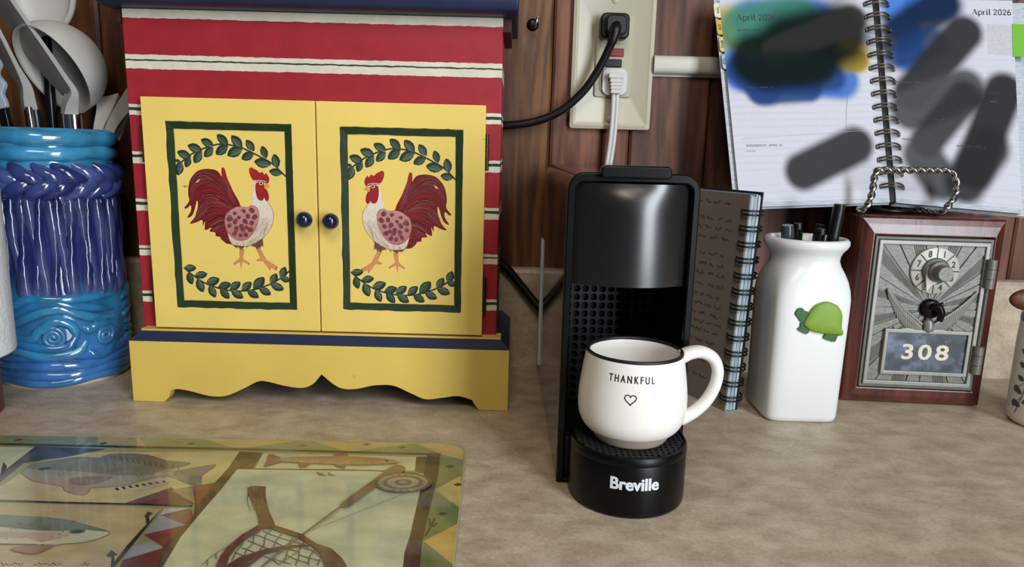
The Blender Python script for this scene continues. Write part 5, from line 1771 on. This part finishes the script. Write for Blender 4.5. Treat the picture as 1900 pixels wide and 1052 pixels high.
def stack(fn, u0, u1, h0, h1, name, mt, w0=.6, w1=183.4):
    mm = M(O)
    n = 9
    us, ws = np.linspace(u0, u1, n), np.linspace(w0, w1, n)
    for h in (h0, h1):
        mm.v += [tuple(np.array(fn(a, b_, h)) - np.array(O)) for b_ in ws for a in us]
    g = lambda i, j, k: k * n * n + j * n + i
    f = []
    for i in range(n - 1):
        for j in range(n - 1):
            f += [(g(i, j, 0), g(i + 1, j, 0), g(i + 1, j + 1, 0), g(i, j + 1, 0)), (g(i, j, 1), g(i, j + 1, 1), g(i + 1, j + 1, 1), g(i + 1, j, 1))]
        for a, b_ in ((0, 0), (n - 1, 1)):
            f += [(g(i, a, 0), g(i + 1, a, 0), g(i + 1, a, 1), g(i, a, 1)), (g(a, i, 0), g(a, i + 1, 0), g(a, i + 1, 1), g(a, i, 1))]
    mm.f, mm.m, mm.c = f, [0] * len(f), [(1, 1, 1, 1)] * len(mm.v)
    return mm.build(name, mt, pl, smooth=30)


stack(fL, .6, 138, -3.0, -.15, 'page_stack', MT['paperedge'])
stack(fL, -4, 139, -4.2, -3.1, 'cover', MT['paperedge'], -2, 184.5)
stack(fR, 3, 114.6, -6.5, -.15, 'page_stack', MT['paperedge'])
stack(fR, 3, 126, -8.5, -6.6, 'page_stack', MT['paperedge'], 0, 184)
stack(fR, 2, 130, -10, -8.6, 'cover', MT['paperedge'], -2, 184.6)
# month tabs
for i, t in enumerate(('JAN', 'FEB', 'MAR', 'APR')):
    mm = M(O)
    a0, a1 = 2 + i * 15.5, 16.6 + i * 15.5
    dx = -5.6 + i * .9
    mm.add([fL(1.2, a0, -.3), fL(1.2, a1, -.3), fL(dx + .6, a1 - 1.2, -.3), fL(dx, a1 - 3, -.3), fL(dx, a0 + 3, -.3), fL(dx + .6, a0 + 1, -.3)] + [fL(1.2, a0, -.9), fL(1.2, a1, -.9), fL(dx + .6, a1 - 1.2, -.9), fL(dx, a1 - 3, -.9), fL(dx, a0 + 3, -.9), fL(dx + .6, a0 + 1, -.9)],
           [(0, 1, 2, 3, 4, 5), (11, 10, 9, 8, 7, 6)] + [(k, (k + 1) % 6, (k + 1) % 6 + 6, k + 6) for k in range(6)], 0, lin(((222, 214, 190), (206, 172, 72), (206, 190, 130), (170, 182, 206))[i]))
    tb = mm.build('month_tab', MT['paper'], pl, smooth=0)
    p = Paint(fL, O, .01, -.2)
    p.tex(t, (dx / 2 + .4 + 1.2, (a0 + a1) / 2), 3.3, (64, 62, 60), .02, 'CENTER', 1.1, 90, .95)
    p.m.v = p.m.v
    p.m.build('tab_lettering', MT['print'], tb, smooth=0, merge=False)
p = Paint(fR, O, .01, -6.2)
for t, a in (('MAY', 73), ('JUN', 89), ('JUL', 105), ('AUG', 121), ('SEP', 136), ('OCT', 151), ('NOV', 166)):
    p.tex(t, (118.4, a - 2), 3.3, (84, 84, 86), .015, 'CENTER', 1.1, 90, .95)
p.m.build('tab_lettering', MT['print'], pl, smooth=0, merge=False)
# ring binding
for k in range(15):
    w_ = 5.5 + k * 11.7
    mm = M(O)
    a, b_ = np.array(fL(130.2, w_, 0)), np.array(fR(10.8, w_ + .6, 0))
    up = np.array((0, -.9, .43))
    vd = (QL[3] - QL[1]) / np.linalg.norm(QL[3] - QL[1])
    for d in (-1.35, 1.35):
        pts = []
        for q in range(15):
            t = q / 14
            pts.append(tuple(a * (1 - t) + b_ * t + vd * d + up * (6.2 * sin(pi * t) ** .8 - 4.2 * (1 - abs(2 * t - 1)) * 0) + np.array((0, 1, 0)) * (-.2)))
        mm.tube(pts, .85, 7)
    mm.tube([tuple(b_ + vd * -1.4 + up * .5), tuple(b_ + vd * 1.4 + up * .5)], .9, 7)
    mm.tube([tuple(a + vd * -1.4 + up * .5), tuple(a + vd * 1.4 + up * .5)], .9, 7)
    mm.build('binding_ring', MT['bronze'], pl, smooth=80)
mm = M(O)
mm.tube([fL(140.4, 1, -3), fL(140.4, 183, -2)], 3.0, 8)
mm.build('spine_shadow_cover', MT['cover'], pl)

# printed text; a small high-contrast serif alphabet drawn with strokes
SER = {
    'A': (.72, [([(.06, 0), (.36, .7)], .035), ([(.34, .7), (.62, 0)], .11), ([(.16, .22), (.5, .22)], .035), ([(-.02, .01), (.18, .01)], .03), ([(.48, .01), (.76, .01)], .03)]),
    'p': (.58, [([(.12, -.2), (.12, .46)], .1), ([(.14, .4), (.3, .48), (.46, .4), (.5, .23), (.45, .06), (.3, -.01), (.14, .06)], .075), ([(.0, -.2), (.24, -.2)], .03), ([(.0, .46), (.12, .46)], .03)]),
    'r': (.42, [([(.12, 0), (.12, .46)], .1), ([(.14, .3), (.22, .44), (.36, .46)], .07), ([(.0, .01), (.26, .01)], .03), ([(.0, .46), (.12, .46)], .03)]),
    'i': (.3, [([(.14, 0), (.14, .46)], .1), ([(.14, .6), (.14, .7)], .1), ([(.02, .01), (.26, .01)], .03), ([(.02, .46), (.14, .46)], .03)]),
    'l': (.3, [([(.14, 0), (.14, .74)], .1), ([(.02, .01), (.26, .01)], .03), ([(.02, .74), (.14, .74)], .03)]),
    '2': (.54, [([(.06, .52), (.12, .64), (.24, .69), (.38, .62), (.4, .5), (.3, .32), (.06, .05)], .075), ([(.04, .04), (.46, .04)], .09)]),
    '0': (.58, [([(.26, .7), (.12, .6), (.08, .35), (.12, .1), (.26, 0)], .085), ([(.26, .7), (.42, .6), (.46, .35), (.42, .1), (.26, 0)], .085)]),
    '6': (.54, [([(.4, .68), (.2, .6), (.08, .36), (.08, .2), (.14, .04), (.26, 0), (.4, .06), (.44, .2), (.38, .36), (.26, .4), (.12, .3)], .08)]),
    ' ': (.3, [])}


def serif(p, s, u, w_, size, col):
    x = u
    for ch in s:
        adv, strokes = SER[ch]
        for pts, wd in strokes:
            p.line([(x + a * size, w_ - b_ * size) for a, b_ in pts], wd * size * 1.3, col, 5)
        x += adv * size
    return x - u


flipL = lambda u, w_, h: fL(u, w_, h)
p = Paint(fL, O, .012, .06)
wdt = sum(SER[c][0] for c in 'April 2026')
serif(p, 'April 2026', 13.6, 19, 36 / wdt, (44, 48, 50))


def small(p, s, u, w_, size, col, fit=None):
    V, F = glyphs(s, .01, 'LEFT', 1.15)
    sx = (fit / max(a for a, _ in V)) if fit else size
    p.h += .01
    p.m.add([p.fn(u + a * sx, w_ - b_ * size, p.h) for a, b_ in V], F, 0, lin(col))


small(p, 'WEDNESDAY, APRIL 22', 10.7, 131.6, 2.7, (92, 94, 100), 33)
small(p, 'Earth Day', 10.9, 136, 2.2, (160, 162, 168), 8)
small(p, 'MONDAY, APRIL 20', 13.6, 28.6, 2.4, (44, 66, 58), 24)
small(p, 'TUESDAY, APRIL 21', 12.2, 80.5, 2.4, (36, 56, 90), 28)
p.line([(8, 124.5), (132, 119)], .25, (170, 172, 180), 0)
p.line([(112, 72), (106, 96), (103, 122)], .3, (120, 122, 128), 4)
r = random.Random(4)
for k in range(3):
    u, w_ = 66 + k * 8, 146 + k * 4
    p.line([(u + q * 1.4, w_ + r.uniform(-1.5, 1.5)) for q in range(9)], .45, (34, 34, 36), 4)
p.m.build('printed_text', MT['print'], pgL, smooth=0, merge=False)
p = Paint(fR, O, .012, .06)
serif(p, 'April 2026', 80.8, 13.2, 33 / wdt, (38, 38, 44))
small(p, 'THURSDAY, APRIL 23', 11.5, 76.4, 2.4, (70, 72, 76), 27)
small(p, 'FRIDAY, APRIL 24', 13.4, 127.4, 2.4, (44, 44, 46), 26)
small(p, 'SATURDAY, APRIL 25', 61, 130.6, 2.4, (26, 26, 28), 26)
p.line([(92, 90), (98, 89.6)], 1.6, (22, 22, 24), 0)
for k in range(4):
    u, w_ = 16 + k * 9, 96 + (k % 2) * 12
    p.line([(u + q * 1.4, w_ + r.uniform(-1.5, 1.5)) for q in range(8)], .45, (40, 40, 42), 4)
p.line([(90 + q * 1.5, 82 + r.uniform(-1.2, 1.2)) for q in range(7)], .45, (22, 22, 24), 4)
p.m.build('printed_text', MT['print'], pgR, smooth=0, merge=False)
p = Paint(fR, O, .012, .1)
p.poly([(93.4, 22), (115, 22.6), (114.4, 49), (93, 48)], (188, 188, 192))
p.m.build('faded_note', MT['print'], pgR, smooth=0, merge=False)
mm = M(O)
mm.add([fR(114, 21, .5), fR(127, 21.4, .9), fR(127, 50, .9), fR(113.2, 50, .5), fR(114, 21, .2), fR(127, 21.4, .6), fR(127, 50, .6), fR(113.2, 50, .2)], [(0, 1, 2, 3), (7, 6, 5, 4), (0, 4, 5, 1), (1, 5, 6, 2), (2, 6, 7, 3), (3, 7, 4, 0)])
tag(mm.build('sticky_tab', MT['greentab'], pl), 'bright green sticky tab')

# ================================================================ spiral notebook behind the jar
nb = thing('spiral_notebook', 'grey spiral notebook with handwriting standing between coffee machine and jar', 'notebook', (181, -124, 0))
E1, E2 = np.array((-.44, .898, 0)), np.array((.898, .44, 0))
E3 = np.array((8.5 / 180, 8 / 180, .998))


def NB(a, b_, c):
    return tuple(E1 * a + E2 * b_ + E3 * c)


def nbox(mm, a0, a1, b0, b1, c0, c1):
    mm.add([NB(a, b_, c) for c in (c0, c1) for a, b_ in ((a0, b0), (a1, b0), (a1, b1), (a0, b1))],
           [(0, 3, 2, 1), (4, 5, 6, 7), (0, 1, 5, 4), (1, 2, 6, 5), (2, 3, 7, 6), (3, 0, 4, 7)])


m = M()
nbox(m, 0, 104, 0, .5, .4, 181)
fp = m.build('front_page', MT['nbpage'], nb, smooth=0)
m = M()
r = random.Random(8)
for k in range(9):
    b0 = .7 + k * 1.25
    nbox(m, -.4 + r.uniform(-.5, .6), 103, b0, b0 + r.uniform(.7, 1.15), .3 + r.uniform(0, 1.5), 180.6 + r.uniform(-2, .8))
m.build('page_block', MT['nbedge'], nb, smooth=0)
m = M()
nbox(m, -1, 105, 12.1, 13.2, .2, 183)
m.build('back_cover', MT['cover'], nb, smooth=0)
for k in range(13):
    c = 12 + k * 12.9
    mm = M()
    for d in (-1.6, 1.6):
        q = [(7, -.6), (3, -3), (-2.5, -2.4), (-5.5, 2), (-6, 7), (-4.4, 12.6), (0, 15.8), (5, 15), (7.5, 13.4)]
        pts = [NB(a, b_, c + d + a * .05) for a, b_ in crom(q, 4)]
        mm.tube(pts, .8, 7)
    mm.build('wire_loop', MT['black_wire'], nb, smooth=80)
p = Paint(lambda u, w_, h: NB(u, -h, w_), (0, 0, 0), .004, .12)
row = 172
while row > 18:
    u = r.uniform(14, 22)
    end = r.uniform(50, 96)
    while u < end:
        L = r.uniform(5, 13)
        pts = []
        n = int(L / .9)
        for q in range(n + 1):
            pts.append((u + q * .9, row + r.choice((-1.1, -.7, 0, .8, 1.6, 2.0)) * (1 if q % 2 else -.6)))
        p.line(pts, .6, (78, 73, 70), 3)
        u += L + r.uniform(2, 5)
    row -= r.choice((7.5, 8, 9.5, 14))
p.m.build('handwriting', MT['print'], fp, smooth=0, merge=False)

# ================================================================ white milk-bottle jar with pens
O = (238, -116, 0)
jar = thing('milk_bottle_jar', 'white porcelain milk bottle jar with a green turtle on its front, holding pens', 'jar', O)


def superell(r_, e, n=72):
    out = []
    for k in range(n):
        a = 2 * pi * k / n
        c_, s_ = cos(a), sin(a)
        q = (abs(c_) ** e + abs(s_) ** e) ** (-1 / e)
        out.append((q * r_ * c_, q * r_ * s_))
    return out


lvj = [(24, 7, 0), (27, 7, 0), (29.2, 7, 1.4), (30, 7, 5), (30.4, 7, 40), (31, 7, 90), (31.2, 6.4, 101), (31.0, 5.2, 108), (30.2, 4, 115), (28.8, 3, 121), (27.2, 2.3, 126), (26.6, 2, 130), (27.0, 2, 134), (28.8, 2, 137.6), (31.4, 2, 140.4), (32.8, 2, 143.2), (32.6, 2, 146), (31, 2, 147.8), (29, 2, 148), (27.6, 2, 146), (26, 2, 141), (23.8, 2, 134), (23.6, 2, 126), (26, 3, 116), (27, 5, 100), (27, 6, 8), (.1, 6, 5)]
m = M()
v, n = [], 72
for r_, e, z in lvj:
    v += [(x, yv, z) for x, yv in superell(r_, e, n)]
f = [(q * n + k, q * n + (k + 1) % n, (q + 1) * n + (k + 1) % n, (q + 1) * n + k) for q in range(len(lvj) - 1) for k in range(n)] + [tuple(range(n - 1, -1, -1))]
m.add(v, f)
m.build('body', MT['porcelain'], jar, smooth=70)
T = ART['turtle']
yf = -30.9
m = M()
tt = lambda pts, n_: [(x, z) for x, z in crom(pts, n_, True)]
m.prism(tt(T['head'], 3), yf - 1.6, yf + .9)
m.prism(tt(T['foot'], 3), yf - 1.6, yf + .9)
m.prism(tt(T['rear'], 3), yf - 1.6, yf + .9)
m.prism(T['tail'], yf - 1.5, yf + .9)
tg = tag(m.build('turtle', MT['dgreen'], jar, smooth=0, bevel=.4), 'green turtle with pale green shell')
m = M()
sh = crom(T['shell'], 4, True)
c = (sum(a for a, _ in sh) / len(sh), sum(b_ for _, b_ in sh) / len(sh))
v = [(a, yf + .9, b_) for a, b_ in sh] + [(a, yf - 2.2, b_) for a, b_ in sh]
for q, d in ((.93, 3.0), (.75, 3.7), (.4, 4.2)):
    v += [(c[0] + (a - c[0]) * q, yf - d, c[1] + (b_ - c[1]) * q) for a, b_ in sh]
L = len(sh)
f = [(q * L + k, q * L + (k + 1) % L, (q + 1) * L + (k + 1) % L, (q + 1) * L + k) for q in range(4) for k in range(L)] + [tuple(range(4 * L, 5 * L))]
m.add(v, f)
m.build('shell', MT['shell'], tg, smooth=60)


def pen(label, base, top, r_, mt, clip_=False, name='pen'):
    t = thing(name, label, 'pen', base, 0, 'pens in the jar')
    mm = M(base)
    b0, t0 = np.array(base, float), np.array(top, float)
    mm.tube([tuple(b0), tuple(b0 * .92 + t0 * .08), tuple(b0 * .45 + t0 * .55)], [r_ * .35, r_ * .85, r_ * .85], 16)
    mm.build('barrel', MT['penblack'], t, smooth=40)
    mm = M(base)
    mm.tube([tuple(b0 * .46 + t0 * .54), tuple(b0 * .02 + t0 * .98), tuple(t0)], [r_, r_, r_ * .86], 20)
    mm.build('cap', MT[mt], t, smooth=40)
    if clip_:
        mm = M(base)
        d = np.array((r_ * .2, -r_ - .8, 0))
        mm.tube([tuple(t0 * .97 + b0 * .03 + d), tuple(t0 * .72 + b0 * .28 + d)], 1.0, 8)
        mm.build('clip', MT[mt], t, smooth=40)
    return t


pen('black marker standing tallest in the jar, at its right', (247, -112, 6), (258.3, -124, 175.4), 4.7, 'penblack', name='marker')
pen('pen with smoky clear cap at the left of the jar mouth', (236, -106, 6), (219.4, -122, 157.6), 5.0, 'penclear')
pen('dark pen beside the smoky-capped pen', (240, -110, 6), (231.6, -112, 158.4), 3.8, 'penblack', True)
pen('short black pen standing near the middle of the jar mouth', (234, -120, 6), (244, -128, 156), 4.0, 'penblack', True)
pen('dark pen leaning just behind the tall marker', (238, -104, 6), (251.5, -108, 157.6), 4.0, 'penblack')

# ================================================================ cup and wooden utensil at the right edge
O = (444, -133, 0)
cup = thing('patterned_cup', 'white cup with grey leaf sprigs at the right edge of the counter', 'cup', O)
m = M()
m.lathe([(.01, 0), (22, 0), (25.4, .8), (27.4, 3.4), (28.3, 9), (28.7, 30), (28.7, 70), (28.2, 84), (27.8, 88)], 64)
m.lathe([(25.6, 88), (25.4, 80), (25.6, 12), (20, 5), (.01, 4)], 64)
m.build('body', MT['cupwhite'], cup, smooth=50)
m = M()
m.lathe([(28, 84.5), (28.4, 86), (28.3, 90), (27.4, 91.4), (26, 90.8), (25.4, 86)], 64)
m.build('rim', MT['cuprim'], cup, smooth=60)


def oncup(u, w_, h):
    a = rad(200) + u / 28.7
    q = 28.75 + h
    return (q * cos(a), q * sin(a), w_)


p = Paint(oncup, (0, 0, 0), .012, .08)


def leaf(p, u, w_, ang, L, W):
    pts = []
    for s, q in ((0, .1), (.25, .8), (.5, 1), (.8, .6), (1, 0), (.8, -.6), (.5, -1), (.25, -.8), (0, -.1)):
        x, z = s * L, q * W
        pts.append((u + x * cos(ang) - z * sin(ang), w_ + x * sin(ang) + z * cos(ang)))
    p.poly(pts, (82, 84, 82))


for s in range(5):
    u0 = -8 + s * 16
    p.line([(u0, 10), (u0 + 6, 34), (u0 + 5, 62), (u0 + 9, 78)], .8, (84, 86, 84), 5)
    for k in range(6):
        w_ = 16 + k * 11
        leaf(p, u0 + 4, w_, rad(155), 7.5, 2.2)
        leaf(p, u0 + 5, w_ + 4, rad(28), 7.5, 2.2)
    for k, w_ in enumerate((19, 31)):
        p.line([(u0 - 1, w_), (u0 + 5, w_ + 6)], .5, (84, 86, 84), 0)
        p.dot((u0 - 2, w_ - 1), 3, (80, 82, 80), 12)
p.m.build('leaf_print', MT['print'], cup, smooth=0, merge=False)
wu = thing('wooden_spoon', 'brown wooden spoon head rising behind the leaf-patterned cup', 'spoon', (440, -124, 5))
m = M((440, -124, 5))
prf = [(sin(rad(a)), -cos(rad(a))) for a in range(0, 181, 10)]
v, f = [], []
sg = 28
for s_, c_ in prf:
    for k in range(sg):
        a = 2 * pi * k / sg
        v.append((437 + c_ * 24, -112 + 7 * s_ * cos(a), 100 + 10.5 * s_ * sin(a)))
f = [(q * sg + k, q * sg + (k + 1) % sg, (q + 1) * sg + (k + 1) % sg, (q + 1) * sg + k) for q in range(len(prf) - 1) for k in range(sg)]
m.add(v, f)
m.build('head', MT['oak'], wu, smooth=70)
m = M((440, -124, 5))
m.tube(crom([(436, -112.5, 98), (440, -116, 92), (444, -122, 60), (446, -128, 8)], 5), 3.2, 12)
m.build('handle', MT['oak'], wu, smooth=60)
